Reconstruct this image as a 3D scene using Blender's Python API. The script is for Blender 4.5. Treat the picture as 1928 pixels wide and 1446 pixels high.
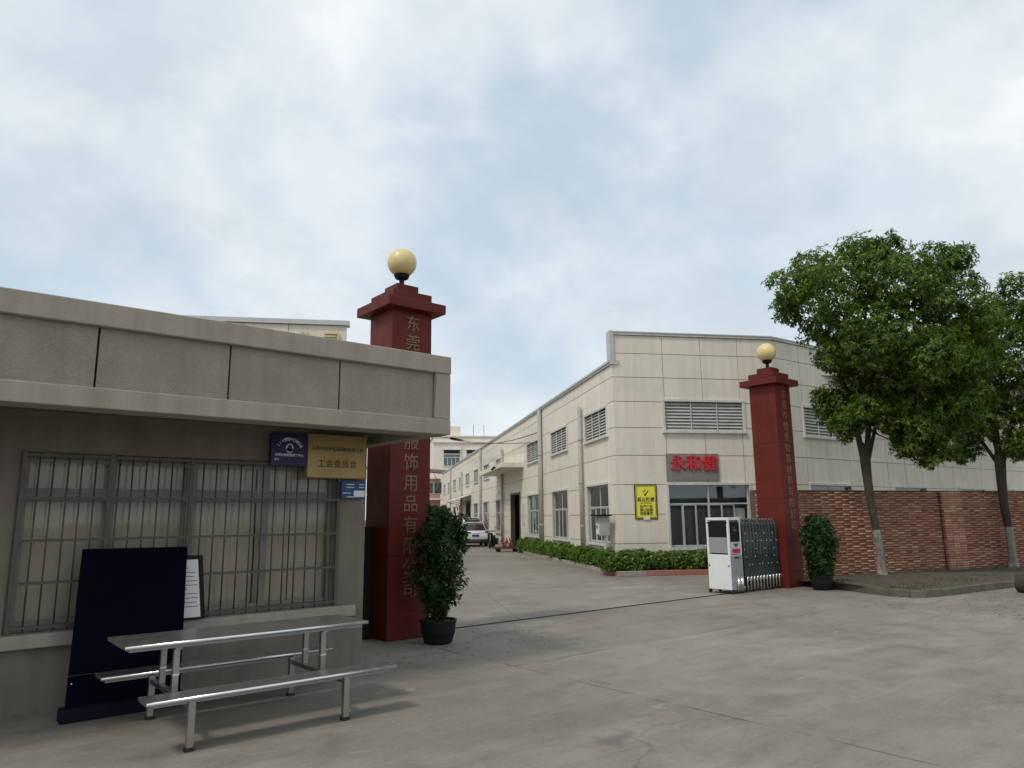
import bpy, bmesh, math, random
import numpy as np
from mathutils import Vector, Matrix
from math import sin, cos, pi, radians, sqrt
R = math.radians
random.seed(7)
rng = np.random.default_rng(11)
S = bpy.context.scene
COL = S.collection
for o in list(bpy.data.objects):
    bpy.data.objects.remove(o)

# ------------------------------------------------------------------ camera
# X runs along the gate line, Y runs into the factory yard, Z is up
YAW, PITCH, ROLL, CAM_H = R(50.5), R(10.4), R(0.6), 2.0
F = Vector((cos(YAW)*cos(PITCH), sin(YAW)*cos(PITCH), sin(PITCH)))
R0 = Vector((sin(YAW), -cos(YAW), 0))
U0 = R0.cross(F)
RT = R0*cos(ROLL) - U0*sin(ROLL)
UP = U0*cos(ROLL) + R0*sin(ROLL)
cd = bpy.data.cameras.new('camera')
cam = bpy.data.objects.new('camera', cd)
COL.objects.link(cam)
cam.matrix_world = Matrix(((RT.x, UP.x, -F.x, 0), (RT.y, UP.y, -F.y, 0), (RT.z, UP.z, -F.z, CAM_H), (0, 0, 0, 1)))
cd.sensor_width = 36
cd.lens = 1365/1928*36
cd.clip_start = 0.1
cd.clip_end = 3000
S.camera = cam

# ------------------------------------------------------------------ world, sun, exposure
SUN_AZ, SUN_EL = R(186), R(54)
S.view_settings.view_transform = 'Standard'
S.view_settings.look = 'None'
S.view_settings.exposure = 0.68
S.view_settings.gamma = 1
S.view_settings.use_curve_mapping = False
W = bpy.data.worlds.new('World')
S.world = W
W.use_nodes = True
wn, wl = W.node_tree.nodes, W.node_tree.links
wn.clear()


def wnode(t, **k):
    n = wn.new(t)
    for a, b in k.items():
        setattr(n, a, b)
    return n


wo = wnode('ShaderNodeOutputWorld')
bg = wnode('ShaderNodeBackground')
bg.inputs['Strength'].default_value = 0.1
sky = wnode('ShaderNodeTexSky', sky_type='NISHITA', sun_disc=False, sun_elevation=SUN_EL,
            sun_rotation=pi/2 - SUN_AZ, air_density=1.0, dust_density=2.5, ozone_density=1.0)
tc = wnode('ShaderNodeTexCoord')
sep = wnode('ShaderNodeSeparateXYZ')
wl.new(tc.outputs['Generated'], sep.inputs[0])
zc = wnode('ShaderNodeMath', operation='MAXIMUM')
zc.inputs[1].default_value = 0.0
wl.new(sep.outputs['Z'], zc.inputs[0])
za = wnode('ShaderNodeMath', operation='ADD')
za.inputs[1].default_value = 0.80
wl.new(zc.outputs[0], za.inputs[0])
dv = wnode('ShaderNodeVectorMath', operation='DIVIDE')
cmb = wnode('ShaderNodeCombineXYZ')
for i in range(3):
    wl.new(za.outputs[0], cmb.inputs[i])
wl.new(tc.outputs['Generated'], dv.inputs[0])
wl.new(cmb.outputs[0], dv.inputs[1])


def wnoise(scale, detail, rough, dist, off):
    m = wnode('ShaderNodeMapping')
    m.inputs['Location'].default_value = off
    wl.new(dv.outputs[0], m.inputs[0])
    n = wnode('ShaderNodeTexNoise')
    n.inputs['Scale'].default_value = scale
    n.inputs['Detail'].default_value = detail
    n.inputs['Roughness'].default_value = rough
    n.inputs['Distortion'].default_value = dist
    wl.new(m.outputs[0], n.inputs['Vector'])
    return n


def wramp(src, stops):
    r = wnode('ShaderNodeValToRGB')
    r.color_ramp.interpolation = 'EASE'
    el = r.color_ramp.elements
    while len(el) < len(stops):
        el.new(0.5)
    for e, (p, c) in zip(el, stops):
        e.position = p
        e.color = (*c, 1) if len(c) == 3 else c
    wl.new(src, r.inputs[0])
    return r


n1 = wnoise(3.0, 8, 0.52, 0.15, (0.0, 0.0, 0.0))
n2 = wnoise(5.0, 9, 0.58, 0.12, (5.0, 5.0, 5.0))
cover = wramp(n1.outputs['Fac'], [(0.36, (.2,)*3), (0.50, (0.7,)*3), (0.60, (1,)*3)])
shade = wramp(n2.outputs['Fac'], [(0.34, (4.30, 4.72, 5.0)), (0.50, (4.95, 5.34, 5.58)), (0.64, (5.75, 5.98, 6.1))])
mx = wnode('ShaderNodeMixRGB')
skb = wnode('ShaderNodeMixRGB')
skb.blend_type = 'MIX'
skb.inputs[0].default_value = 0.7
skb.inputs[2].default_value = (3.65, 4.55, 5.3, 1)
wl.new(sky.outputs[0], skb.inputs[1])
wl.new(cover.outputs[0], mx.inputs[0])
wl.new(skb.outputs[0], mx.inputs[1])
wl.new(shade.outputs[0], mx.inputs[2])
wl.new(mx.outputs[0], bg.inputs['Color'])
wl.new(bg.outputs[0], wo.inputs['Surface'])

sd = bpy.data.lights.new('sun', 'SUN')
sd.energy = 0.95
sd.angle = R(9)
sd.color = (1.0, 0.94, 0.84)
so = bpy.data.objects.new('sun', sd)
COL.objects.link(so)
so.location = (0, 0, 60)
sv = Vector((cos(SUN_AZ)*cos(SUN_EL), sin(SUN_AZ)*cos(SUN_EL), sin(SUN_EL)))
so.rotation_euler = sv.to_track_quat('Z', 'Y').to_euler()


# ------------------------------------------------------------------ materials
class NT:
    def __init__(s, name):
        s.m = bpy.data.materials.new(name)
        s.m.use_nodes = True
        s.t = s.m.node_tree
        s.t.nodes.clear()
        s.out = s.n('ShaderNodeOutputMaterial')

    def n(s, t, **k):
        x = s.t.nodes.new(t)
        for a, b in k.items():
            setattr(x, a, b)
        return x

    def l(s, a, b):
        s.t.links.new(a, b)

    def noise(s, vec, scale, detail=4, rough=.55, dist=0):
        x = s.n('ShaderNodeTexNoise')
        x.inputs['Scale'].default_value = scale
        x.inputs['Detail'].default_value = detail
        x.inputs['Roughness'].default_value = rough
        x.inputs['Distortion'].default_value = dist
        s.l(vec, x.inputs['Vector'])
        return x.outputs['Fac']

    def mapped(s, vec, scale=(1, 1, 1), loc=(0, 0, 0), rot=(0, 0, 0)):
        x = s.n('ShaderNodeMapping')
        x.inputs['Scale'].default_value = scale
        x.inputs['Location'].default_value = loc
        x.inputs['Rotation'].default_value = rot
        s.l(vec, x.inputs['Vector'])
        return x.outputs[0]

    def ramp(s, fac, stops, interp='LINEAR'):
        x = s.n('ShaderNodeValToRGB')
        x.color_ramp.interpolation = interp
        el = x.color_ramp.elements
        while len(el) < len(stops):
            el.new(.5)
        for e, (p, c) in zip(el, stops):
            e.position = p
            c = (c, c, c) if isinstance(c, (int, float)) else c
            e.color = (*c, 1)
        s.l(fac, x.inputs[0])
        return x.outputs[0]

    def mix(s, fac, a, b, mode='MIX'):
        x = s.n('ShaderNodeMixRGB', blend_type=mode)
        for i, v in ((0, fac), (1, a), (2, b)):
            if isinstance(v, (int, float)):
                x.inputs[i].default_value = v if i == 0 else (v, v, v, 1)
            elif isinstance(v, tuple):
                x.inputs[i].default_value = (*v, 1)
            else:
                s.l(v, x.inputs[i])
        return x.outputs[0]

    def math(s, op, a, b=None):
        x = s.n('ShaderNodeMath', operation=op)
        for i, v in ((0, a), (1, b)):
            if v is None:
                continue
            if isinstance(v, (int, float)):
                x.inputs[i].default_value = v
            else:
                s.l(v, x.inputs[i])
        return x.outputs[0]

    def bsdf(s, color, rough=.7, metal=0, bump=None, bs=.3, bd=.01, spec=.5, coat=0):
        p = s.n('ShaderNodeBsdfPrincipled')
        for nm, v in (('Base Color', color), ('Roughness', rough), ('Metallic', metal)):
            if isinstance(v, tuple):
                p.inputs[nm].default_value = (*v, 1)
            elif isinstance(v, (int, float)):
                p.inputs[nm].default_value = v
            else:
                s.l(v, p.inputs[nm])
        p.inputs['Specular IOR Level'].default_value = spec
        p.inputs['Coat Weight'].default_value = coat
        if bump is not None:
            b = s.n('ShaderNodeBump')
            b.inputs['Strength'].default_value = bs
            b.inputs['Distance'].default_value = bd
            s.l(bump, b.inputs['Height'])
            s.l(b.outputs[0], p.inputs['Normal'])
        s.l(p.outputs[0], s.out.inputs['Surface'])
        return p


def pos(t):
    return t.n('ShaderNodeNewGeometry').outputs['Position']


def island(t):
    return t.n('ShaderNodeNewGeometry').outputs['Random Per Island']


def orand(t):
    return t.n('ShaderNodeObjectInfo').outputs['Random']


def scl(c, k):
    return tuple(min(1, x*k) for x in c)


def mk(name, base, rough=.7, var=.12, scale=3.0, bump=.0, bscale=60, metal=0, spec=.5, streak=0.0, orv=0.0, coat=0, fine=.0, dirt=None, damt=.7):
    """plain surface with mottling, vertical weather streaks, grain and per-piece tone"""
    t = NT(name)
    P = pos(t)
    a = t.noise(P, scale, 5)
    col = t.ramp(a, [(.3, scl(base, 1-var)), (.7, scl(base, 1+var))])
    if fine:
        f = t.noise(P, 55, 3, .7)
        col = t.mix(1, col, t.ramp(f, [(.3, 1-fine), (.7, 1+fine if fine < 0 else 1.0)]), 'MULTIPLY')
    if streak:
        st = t.noise(t.mapped(P, (2.6, 2.6, .16)), 1.6, 5, .6)
        col = t.mix(1, col, t.ramp(st, [(.34, 1-streak), (.58, 1.0)]), 'MULTIPLY')
    if dirt:
        d = t.noise(P, 1.1, 6, .65)
        col = t.mix(t.ramp(d, [(.5, 0.0), (.75, damt)]), col, dirt)
    if orv:
        col = t.mix(1, col, t.ramp(orand(t), [(0, 1-orv), (1, 1.0)]), 'MULTIPLY')
    h = t.noise(P, bscale, 4, .6) if bump else None
    r = t.ramp(t.noise(P, scale*2.2, 3), [(.3, max(0, rough-.08)), (.7, min(1, rough+.08))])
    t.bsdf(col, r, metal, h, bump, .012, spec, coat)
    return t.m


def mk_ground():
    t = NT('worn_concrete')
    P = pos(t)
    big = t.noise(P, .22, 4, .6)
    med = t.noise(P, 1.3, 7, .68, .6)
    fin = t.noise(P, 22, 5, .7)
    stre = t.noise(t.mapped(P, (.35, 2.6, 1), rot=(0, 0, R(-6))), 1.0, 6, .7, .4)
    col = t.ramp(big, [(.35, (.218, .196, .163)), (.65, (.288, .262, .219))])
    col = t.mix(1, col, t.ramp(med, [(.28, .74), (.5, .97), (.72, 1.12)]), 'MULTIPLY')
    col = t.mix(1, col, t.ramp(stre, [(.3, .82), (.55, 1.0), (.75, 1.1)]), 'MULTIPLY')
    col = t.mix(1, col, t.ramp(fin, [(.3, .86), (.65, 1.05)]), 'MULTIPLY')
    # pale scuffed patches where the surface has worn, and dark oil spots
    sc = t.noise(t.mapped(P, (1.1, 3.2, 1), (4, 9, 0), (0, 0, R(10))), 1.4, 8, .75, 1.0)
    col = t.mix(t.ramp(sc, [(.60, 0.0), (.72, .55)]), col, (.40, .385, .35))
    oil = t.noise(t.mapped(P, (1, 1, 1), (13, 2, 0)), .9, 6, .6, .3)
    col = t.mix(t.ramp(oil, [(.66, 0.0), (.74, .55)]), col, (.085, .08, .072))
    # hairline cracks
    cv = t.n('ShaderNodeTexVoronoi', feature='DISTANCE_TO_EDGE')
    cv.inputs['Scale'].default_value = .16
    dn = t.n('ShaderNodeTexNoise')
    dn.inputs['Scale'].default_value = 1.6
    dn.inputs['Detail'].default_value = 6
    t.l(P, dn.inputs['Vector'])
    ad = t.n('ShaderNodeVectorMath', operation='MULTIPLY_ADD')
    t.l(dn.outputs['Color'], ad.inputs[0])
    ad.inputs[1].default_value = (.9, .9, 0)
    t.l(P, ad.inputs[2])
    t.l(ad.outputs[0], cv.inputs['Vector'])
    crack = t.ramp(cv.outputs['Distance'], [(.0, 1.0), (.0035, 0.0)])
    msk = t.ramp(t.noise(P, .35, 3), [(.47, 0.0), (.55, .38)])
    col = t.mix(t.math('MULTIPLY', crack, msk), col, (.07, .062, .05))
    grit = t.noise(P, 120, 2, .8)
    col = t.mix(t.ramp(grit, [(.66, 0.0), (.74, .5)]), col, (.10, .092, .08))
    col = t.mix(t.ramp(grit, [(.26, .4), (.33, 0.0)]), col, (.52, .50, .46))
    col = t.mix(1, col, t.ramp(orand(t), [(0, .93), (1, 1.04)]), 'MULTIPLY')
    h = t.mix(.35, fin, med)
    t.bsdf(col, t.ramp(med, [(.3, .72), (.7, .9)]), 0, h, .35, .012, .35)
    return t.m


def mk_brick(name='split_face_brick', tint=(1, 1, 1)):
    t = NT(name)
    rnd = t.math('FRACT', t.math('ADD', orand(t), island(t)))
    P = pos(t)
    col = t.ramp(rnd, [(0, (.31, .145, .095)), (.3, (.41, .205, .135)), (.55, (.49, .265, .18)), (.8, (.41, .225, .155)), (1, (.56, .36, .26))])
    g = t.noise(P, 24, 5, .7)
    col = t.mix(1, col, tint, 'MULTIPLY')
    col = t.mix(1, col, t.ramp(g, [(.3, .72), (.7, 1.15)]), 'MULTIPLY')
    d = t.noise(P, .8, 6, .65)
    col = t.mix(t.ramp(d, [(.5, 0.0), (.78, .5)]), col, (.15, .10, .07))
    t.bsdf(col, .82, 0, g, .6, .02, .3)
    return t.m


def mk_leaf(name, cols, trans=.25, rough=.42, spec=.5):
    t = NT(name)
    col = t.ramp(island(t), cols)
    P = pos(t)
    col = t.mix(1, col, t.ramp(t.noise(P, .9, 3), [(.35, .72), (.65, 1.2)]), 'MULTIPLY')
    p = t.n('ShaderNodeBsdfPrincipled')
    t.l(col, p.inputs['Base Color'])
    p.inputs['Roughness'].default_value = rough
    p.inputs['Specular IOR Level'].default_value = spec
    tr = t.n('ShaderNodeBsdfTranslucent')
    t.l(t.mix(1, col, (1.35, 1.5, .6), 'MULTIPLY'), tr.inputs['Color'])
    m = t.n('ShaderNodeMixShader')
    m.inputs[0].default_value = trans
    t.l(p.outputs[0], m.inputs[1])
    t.l(tr.outputs[0], m.inputs[2])
    t.l(m.outputs[0], t.out.inputs['Surface'])
    return t.m


def mk_glass(name, tint, refl=.06):
    t = NT(name)
    tr = t.n('ShaderNodeBsdfTransparent')
    tr.inputs[0].default_value = (*tint, 1)
    gl = t.n('ShaderNodeBsdfGlossy')
    gl.inputs['Roughness'].default_value = .03
    gl.inputs['Color'].default_value = (.9, .93, .95, 1)
    fr = t.n('ShaderNodeFresnel')
    fr.inputs['IOR'].default_value = 1.5
    f2 = t.math('ADD', fr.outputs[0], refl)
    P = pos(t)
    b = t.n('ShaderNodeBump')
    b.inputs['Strength'].default_value = .04
    b.inputs['Distance'].default_value = .05
    t.l(t.noise(P, 1.3, 2), b.inputs['Height'])
    t.l(b.outputs[0], gl.inputs['Normal'])
    m = t.n('ShaderNodeMixShader')
    t.l(f2, m.inputs[0])
    t.l(tr.outputs[0], m.inputs[1])
    t.l(gl.outputs[0], m.inputs[2])
    t.l(m.outputs[0], t.out.inputs['Surface'])
    return t.m


M = {}
M['ground'] = mk_ground()
M['soil'] = mk('planter_soil', (.075, .062, .042), .95, .35, 4, .8, 40, dirt=(.07, .09, .035))
M['kerb'] = mk('kerb_concrete', (.125, .112, .085), .9, .25, 3, .5, 45, dirt=(.06, .065, .03))
M['kerb_plain'] = mk('kerb_plain', (.36, .33, .29), .9, .15, 3, .4, 45, dirt=(.16, .13, .11))
M['kerb_red'] = mk('kerb_red_paint', (.40, .15, .11), .8, .15, 3, .3, 45, dirt=(.30, .22, .19))
M['stucco'] = mk('pebble_dash', (.375, .325, .265), .95, .10, 2.2, .9, 75, streak=.12, fine=.22, orv=.06)
M['concrete'] = mk('cast_concrete', (.37, .325, .268), .9, .10, 1.6, .35, 50, streak=.16, fine=.10)
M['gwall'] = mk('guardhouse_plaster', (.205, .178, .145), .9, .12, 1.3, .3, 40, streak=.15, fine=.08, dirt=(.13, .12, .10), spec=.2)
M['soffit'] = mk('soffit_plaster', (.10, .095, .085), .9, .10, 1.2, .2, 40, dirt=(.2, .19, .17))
M['panel'] = mk('cream_wall_panel', (.815, .745, .625), .72, .03, .7, .06, 50, streak=.11, orv=.04, fine=.04, dirt=(.52, .49, .42), damt=.35)
M['panel_back'] = mk('wall_joint', (.40, .375, .325), .9, .08, 2)  # darker than the panels: groove shade set into the backing colour
M['trim'] = mk('white_window_trim', (.66, .65, .60), .6, .06, 3, streak=.18)
M['alu'] = mk('aluminium', (.62, .63, .63), .45, .05, 4, metal=.3)
M['louvre'] = mk('grey_louvre', (.52, .515, .48), .6, .10, 5, dirt=(.36, .34, .30))
M['void'] = mk('dark_interior', (.03, .03, .03), .9, .1, 2)
M['room'] = mk('room_wall', (.42, .42, .40), .9, .1, 1)
M['curtain'] = mk('curtain_cloth', (.72, .665, .585), .9, .06, 2)
M['glass'] = mk_glass('window_glass', (.72, .76, .76), .04)
M['glass_clear'] = mk_glass('dusty_clear_glass', (.90, .885, .86), -.018)
M['alu_dull'] = mk('dull_aluminium', (.20, .19, .17), .6, .08, 4, metal=.15)
M['glass_dark'] = mk_glass('tinted_glass', (.16, .19, .20), .08)
M['pipe'] = mk('grey_downpipe', (.40, .395, .36), .55, .06, 4, streak=.1)
M['capmetal'] = mk('roof_trim_metal', (.52, .52, .50), .5, .08, 3, metal=.2)
M['red'] = mk('red_granite', (.140, .021, .015), .5, .14, 2.0, .05, 80, spec=.2, streak=.12, fine=.15)
M['gold'] = mk('dull_gold_paint', (.22, .14, .075), .5, .15, 8, metal=.25)
M['goldletter'] = mk('gold_letter', (.62, .50, .22), .4, .1, 6, metal=.3)
M['globe'] = mk('yellowed_globe', (.74, .60, .28), .38, .05, 3, streak=.06, spec=.5)
M['black'] = mk('black_metal', (.010, .010, .011), .6, .15, 5, spec=.2)
M['navy'] = mk('navy_board', (.0025, .003, .008), .85, .15, 2.0, .05, 60, spec=.04)
M['navyedge'] = mk('navy_board_edge', (.009, .011, .02), .8, .15, 3, spec=.08)
M['steel'] = mk('stainless_steel', (.40, .385, .355), .36, .03, 5, metal=.9)
M['steeledge'] = mk('polished_steel_edge', (.80, .79, .77), .22, .05, 5, metal=.9)
M['bar'] = mk('dull_grille_bar', (.10, .092, .08), .55, .15, 5, metal=.45)
M['paper'] = mk('white_paper', (.74, .73, .68), .8, .03, 4)
M['ink'] = mk('black_ink', (.03, .03, .035), .6, .1, 4)
M['signblue'] = mk('police_blue', (.007, .010, .072), .45, .08, 3)
M['plateblue'] = mk('plate_blue', (.014, .055, .18), .45, .08, 3)
M['white'] = mk('white_paint', (.78, .78, .77), .45, .04, 3)
M['signgold'] = mk('brass_plate', (.36, .255, .095), .4, .16, 2.5, metal=.35)
M['brown'] = mk('dark_brown_ink', (.06, .035, .015), .6, .1, 4)
M['yellow'] = mk('sign_yellow', (.88, .80, .07), .5, .05, 4)
M['signgrey'] = mk('grey_sign_plate', (.245, .232, .212), .6, .06, 2, streak=.12)
M['redletter'] = mk('red_letter', (.66, .025, .035), .4, .05, 4)
M['brick'] = mk_brick('split_face_brick', (.84, .76, .72))  # darker copy: shade on the set-back bricks painted into the tint
M['brick_pale_lit'] = mk_brick('pale_lit_brick', (1.36, 1.36, 1.36))  # lighter copy: relief highlight painted on proud bricks; pier bricks simply paler
M['mortar'] = mk('brick_mortar', (.115, .075, .055), .95, .15, 3, .4, 50)
M['bark'] = mk('brown_bark', (.052, .042, .032), .95, .3, 6, 1.0, 26)
M['lime'] = mk('lime_wash', (.29, .275, .24), .9, .35, 9, .8, 26, streak=.55, dirt=(.11, .09, .07))
M['leaf_tree'] = mk_leaf('tree_leaf', [(0, (.038, .080, .014)), (.4, (.074, .132, .022)), (.75, (.14, .205, .033)), (1, (.25, .30, .058))], .42, .5, .3)
M['leaf_bush'] = mk_leaf('bush_leaf', [(0, (.018, .046, .014)), (.6, (.030, .068, .018)), (1, (.07, .12, .03))], .25, .5, .3)
M['leaf_hedge'] = mk_leaf('hedge_leaf', [(0, (.055, .115, .020)), (.5, (.10, .18, .030)), (1, (.20, .27, .055))], .3)
M['grass'] = mk_leaf('grass_blade', [(0, (.06, .09, .02)), (1, (.13, .16, .05))], .2, .6)
M['pot'] = mk('black_plastic_pot', (.010, .012, .012), .6, .15, 4, spec=.2)
M['gatewhite'] = mk('white_gate_panel', (.74, .75, .75), .4, .03, 3, streak=.05)
M['gategrey'] = mk('grey_gate_panel', (.33, .335, .335), .45, .05, 3, metal=.3)
M['gatedark'] = mk('dark_gate_metal', (.075, .086, .083), .38, .2, 5, metal=.5)
M['rubber'] = mk('rubber', (.02, .02, .02), .8, .1, 5)
M['redled'] = mk('red_sign', (.42, .03, .04), .5, .1, 4)
M['carpaint'] = mk('white_car_paint', (.72, .73, .74), .25, .02, 3, coat=.6)
M['carglass'] = mk('car_glass', (.035, .03, .032), .12, .1, 2, spec=.8)
M['taillight'] = mk('tail_light', (.22, .012, .015), .25, .1, 5)
M['chrome'] = mk('chrome', (.7, .7, .7), .15, .03, 4, metal=1)
M['cartred'] = mk('rusty_red_paint', (.17, .035, .03), .6, .2, 5)
M['pink'] = mk('cream_render', (.80, .72, .63), .85, .05, .5, streak=.1)
M['pinkdark'] = mk('faded_red_render', (.52, .27, .24), .85, .06, .5, streak=.1)
M['greenglass'] = mk_glass('green_glass', (.22, .34, .28), .10)
M['roofbrown'] = mk('brown_sheet_roof', (.10, .05, .045), .7, .15, 3)
M['logend'] = mk('grey_cut_wood', (.40, .38, .33), .85, .15, 9, .5, 30)
M['wire'] = mk('cable', (.05, .05, .05), .7, .1, 4)
M['rust'] = mk('steel_track', (.045, .040, .036), .6, .2, 8, metal=.5)
M['clothblue'] = mk('blue_tarp', (.03, .045, .12), .6, .2, 3)


# ------------------------------------------------------------------ mesh helpers
class MB:
    def __init__(s):
        s.v, s.f = [], []

    def add(s, vs, fs):
        k = len(s.v)
        s.v += [tuple(v) for v in vs]
        s.f += [tuple(k+i for i in f) for f in fs]
        return s

    BOXF = [(0, 3, 2, 1), (4, 5, 6, 7), (0, 1, 5, 4), (1, 2, 6, 5), (2, 3, 7, 6), (3, 0, 4, 7)]

    def box(s, x0, x1, y0, y1, z0, z1, fn=None):
        c = [(x0, y0, z0), (x1, y0, z0), (x1, y1, z0), (x0, y1, z0), (x0, y0, z1), (x1, y0, z1), (x1, y1, z1), (x0, y1, z1)]
        return s.add([fn(*p) for p in c] if fn else c, s.BOXF)

    def hexa(s, c):
        return s.add(c, s.BOXF)

    def prism(s, poly, a, b, fn):
        """poly in (u,v); extruded from w=a to w=b; fn(u,v,w)->xyz"""
        n = len(poly)
        vs = [fn(u, v, a) for u, v in poly] + [fn(u, v, b) for u, v in poly]
        fs = [tuple(range(n))[::-1], tuple(range(n, 2*n))]
        fs += [(i, (i+1) % n, n+(i+1) % n, n+i) for i in range(n)]
        return s.add(vs, fs)

    def tube(s, pts, rad, n=8, cap=True):
        pts = [Vector(p) for p in pts]
        rads = rad if isinstance(rad, (list, tuple)) else [rad]*len(pts)
        vs, fs = [], []
        ref = None
        for i, p in enumerate(pts):
            d = (pts[min(i+1, len(pts)-1)] - pts[max(i-1, 0)]).normalized()
            if ref is None:
                ref = Vector((0, 0, 1)) if abs(d.z) < .9 else Vector((1, 0, 0))
            a = (ref - d*ref.dot(d)).normalized()
            b = d.cross(a)
            ref = a
            for k in range(n):
                th = 2*pi*k/n
                vs.append(p + (a*cos(th) + b*sin(th))*rads[i])
        for i in range(len(pts)-1):
            for k in range(n):
                k2 = (k+1) % n
                fs.append((i*n+k, i*n+k2, (i+1)*n+k2, (i+1)*n+k))
        if cap:
            fs.append(tuple(range(n))[::-1])
            fs.append(tuple(range((len(pts)-1)*n, len(pts)*n)))
        return s.add(vs, fs)

    def lathe(s, prof, c=(0, 0, 0), n=24, fn=None):
        vs, fs = [], []
        for r, z in prof:
            for k in range(n):
                th = 2*pi*k/n
                q = (c[0]+r*cos(th), c[1]+r*sin(th), c[2]+z)
                vs.append(fn(*q) if fn else q)
        for i in range(len(prof)-1):
            for k in range(n):
                k2 = (k+1) % n
                fs.append((i*n+k, i*n+k2, (i+1)*n+k2, (i+1)*n+k))
        fs.append(tuple(range(n))[::-1])
        fs.append(tuple(range((len(prof)-1)*n, len(prof)*n)))
        return s.add(vs, fs)

    def build(s, name, mat, parent=None, smooth=False, bevel=0, fix=True):
        me = bpy.data.meshes.new(name)
        me.from_pydata(s.v, [], s.f)
        if fix:
            b = bmesh.new()
            b.from_mesh(me)
            bmesh.ops.recalc_face_normals(b, faces=b.faces)
            b.to_mesh(me)
            b.free()
        if smooth:
            me.shade_smooth()
        me.materials.append(mat)
        o = bpy.data.objects.new(name, me)
        COL.objects.link(o)
        if parent:
            o.parent = parent
            o.matrix_parent_inverse = world_inv(parent)
        if bevel:
            m = o.modifiers.new('bevel', 'BEVEL')
            m.width = bevel
            m.segments = 2
            m.limit_method = 'ANGLE'
        return o


def world_inv(o):
    m = o.matrix_basis.copy()
    p = o.parent
    if p:
        m = world_inv(p).inverted() @ o.matrix_parent_inverse @ m
    return m.inverted()


def tag(o, label, cat, group=None, kind=None):
    if label:
        o['label'] = label
    if cat:
        o['category'] = cat
    if group:
        o['group'] = group
    if kind:
        o['kind'] = kind
    return o


def thing(name, label, cat, loc, group=None):
    o = bpy.data.objects.new(name, None)
    o.empty_display_size = .2
    o.location = loc
    COL.objects.link(o)
    return tag(o, label, cat, group)


def share(o, parent, loc=(0, 0, 0), name=None):
    c = o.copy()
    COL.objects.link(c)
    if name:
        c.name = name
    c.parent = parent
    c.matrix_parent_inverse = Matrix()
    c.location = loc
    return c


def wallframe(P, az, side):
    """local wall axes: s along azimuth az, d outwards (side=+1: left of az), z up"""
    e = (cos(R(az)), sin(R(az)))
    n = (-e[1]*side, e[0]*side)

    def fn(s, d, z):
        return (P[0]+e[0]*s+n[0]*d, P[1]+e[1]*s+n[1]*d, z)
    fn.e, fn.n, fn.side, fn.az = e, n, side, az
    return fn


def region(mb, fn, rect, holes, d0, d1):
    """extruded rectangle s0,s1,z0,z1 with rectangular holes, between depths d0 (inner) and d1 (outer)"""
    s0, s1, z0, z1 = rect
    hs = [h for h in holes if h[0] < s1 and h[1] > s0 and h[2] < z1 and h[3] > z0]
    xs = sorted({s0, s1, *[min(max(v, s0), s1) for h in hs for v in h[:2]]})
    zs = sorted({z0, z1, *[min(max(v, z0), z1) for h in hs for v in h[2:]]})
    xs = [x for i, x in enumerate(xs) if i == 0 or x-xs[i-1] > 1e-4]
    zs = [x for i, x in enumerate(zs) if i == 0 or x-zs[i-1] > 1e-4]
    nx, nz = len(xs)-1, len(zs)-1

    def occ(i, j):
        if i < 0 or j < 0 or i >= nx or j >= nz:
            return False
        a, b = (xs[i]+xs[i+1])/2, (zs[j]+zs[j+1])/2
        return not any(h[0] < a < h[1] and h[2] < b < h[3] for h in hs)
    # pieces cut apart by an opening become separate meshes
    comp, left = [], {(i, j) for i in range(nx) for j in range(nz) if occ(i, j)}
    while left:
        todo, grp = [left.pop()], []
        while todo:
            i, j = todo.pop()
            grp.append((i, j))
            for q in ((i+1, j), (i-1, j), (i, j+1), (i, j-1)):
                if q in left:
                    left.remove(q)
                    todo.append(q)
        comp.append(grp)
    out = [mb if k == 0 else MB() for k in range(len(comp))]
    for grp, mb in zip(comp, out):
        for i, j in grp:
            a, b, c, d = xs[i], xs[i+1], zs[j], zs[j+1]
            mb.add([fn(a, d1, c), fn(b, d1, c), fn(b, d1, d), fn(a, d1, d)], [(0, 1, 2, 3)])
            mb.add([fn(a, d0, c), fn(b, d0, c), fn(b, d0, d), fn(a, d0, d)], [(3, 2, 1, 0)])
            if not occ(i-1, j):
                mb.add([fn(a, d0, c), fn(a, d1, c), fn(a, d1, d), fn(a, d0, d)], [(0, 1, 2, 3)])
            if not occ(i+1, j):
                mb.add([fn(b, d0, c), fn(b, d1, c), fn(b, d1, d), fn(b, d0, d)], [(3, 2, 1, 0)])
            if not occ(i, j-1):
                mb.add([fn(a, d0, c), fn(b, d0, c), fn(b, d1, c), fn(a, d1, c)], [(0, 1, 2, 3)])
            if not occ(i, j+1):
                mb.add([fn(a, d0, d), fn(b, d0, d), fn(b, d1, d), fn(a, d1, d)], [(3, 2, 1, 0)])
    return out


def panel_wall(parent, fn, slines, zlines, openings, mat, gap=.013, thick=.04, wall=.25, back=True):
    for i in range(len(slines)-1):
        for j in range(len(zlines)-1):
            mb = MB()
            r = (slines[i]+gap, slines[i+1]-gap, zlines[j]+gap, zlines[j+1]-gap)
            for piece in region(mb, fn, r, openings, -thick, 0.0):
                piece.build('wall_panel', mat, parent)
    if back:
        mb = MB()
        region(mb, fn, (slines[0]+.01, slines[-1]-.01, zlines[0], zlines[-1]-.01), openings, -wall, -thick+.004)
        mb.build('wall', M['panel_back'], parent)


GLYPH = {}


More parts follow.
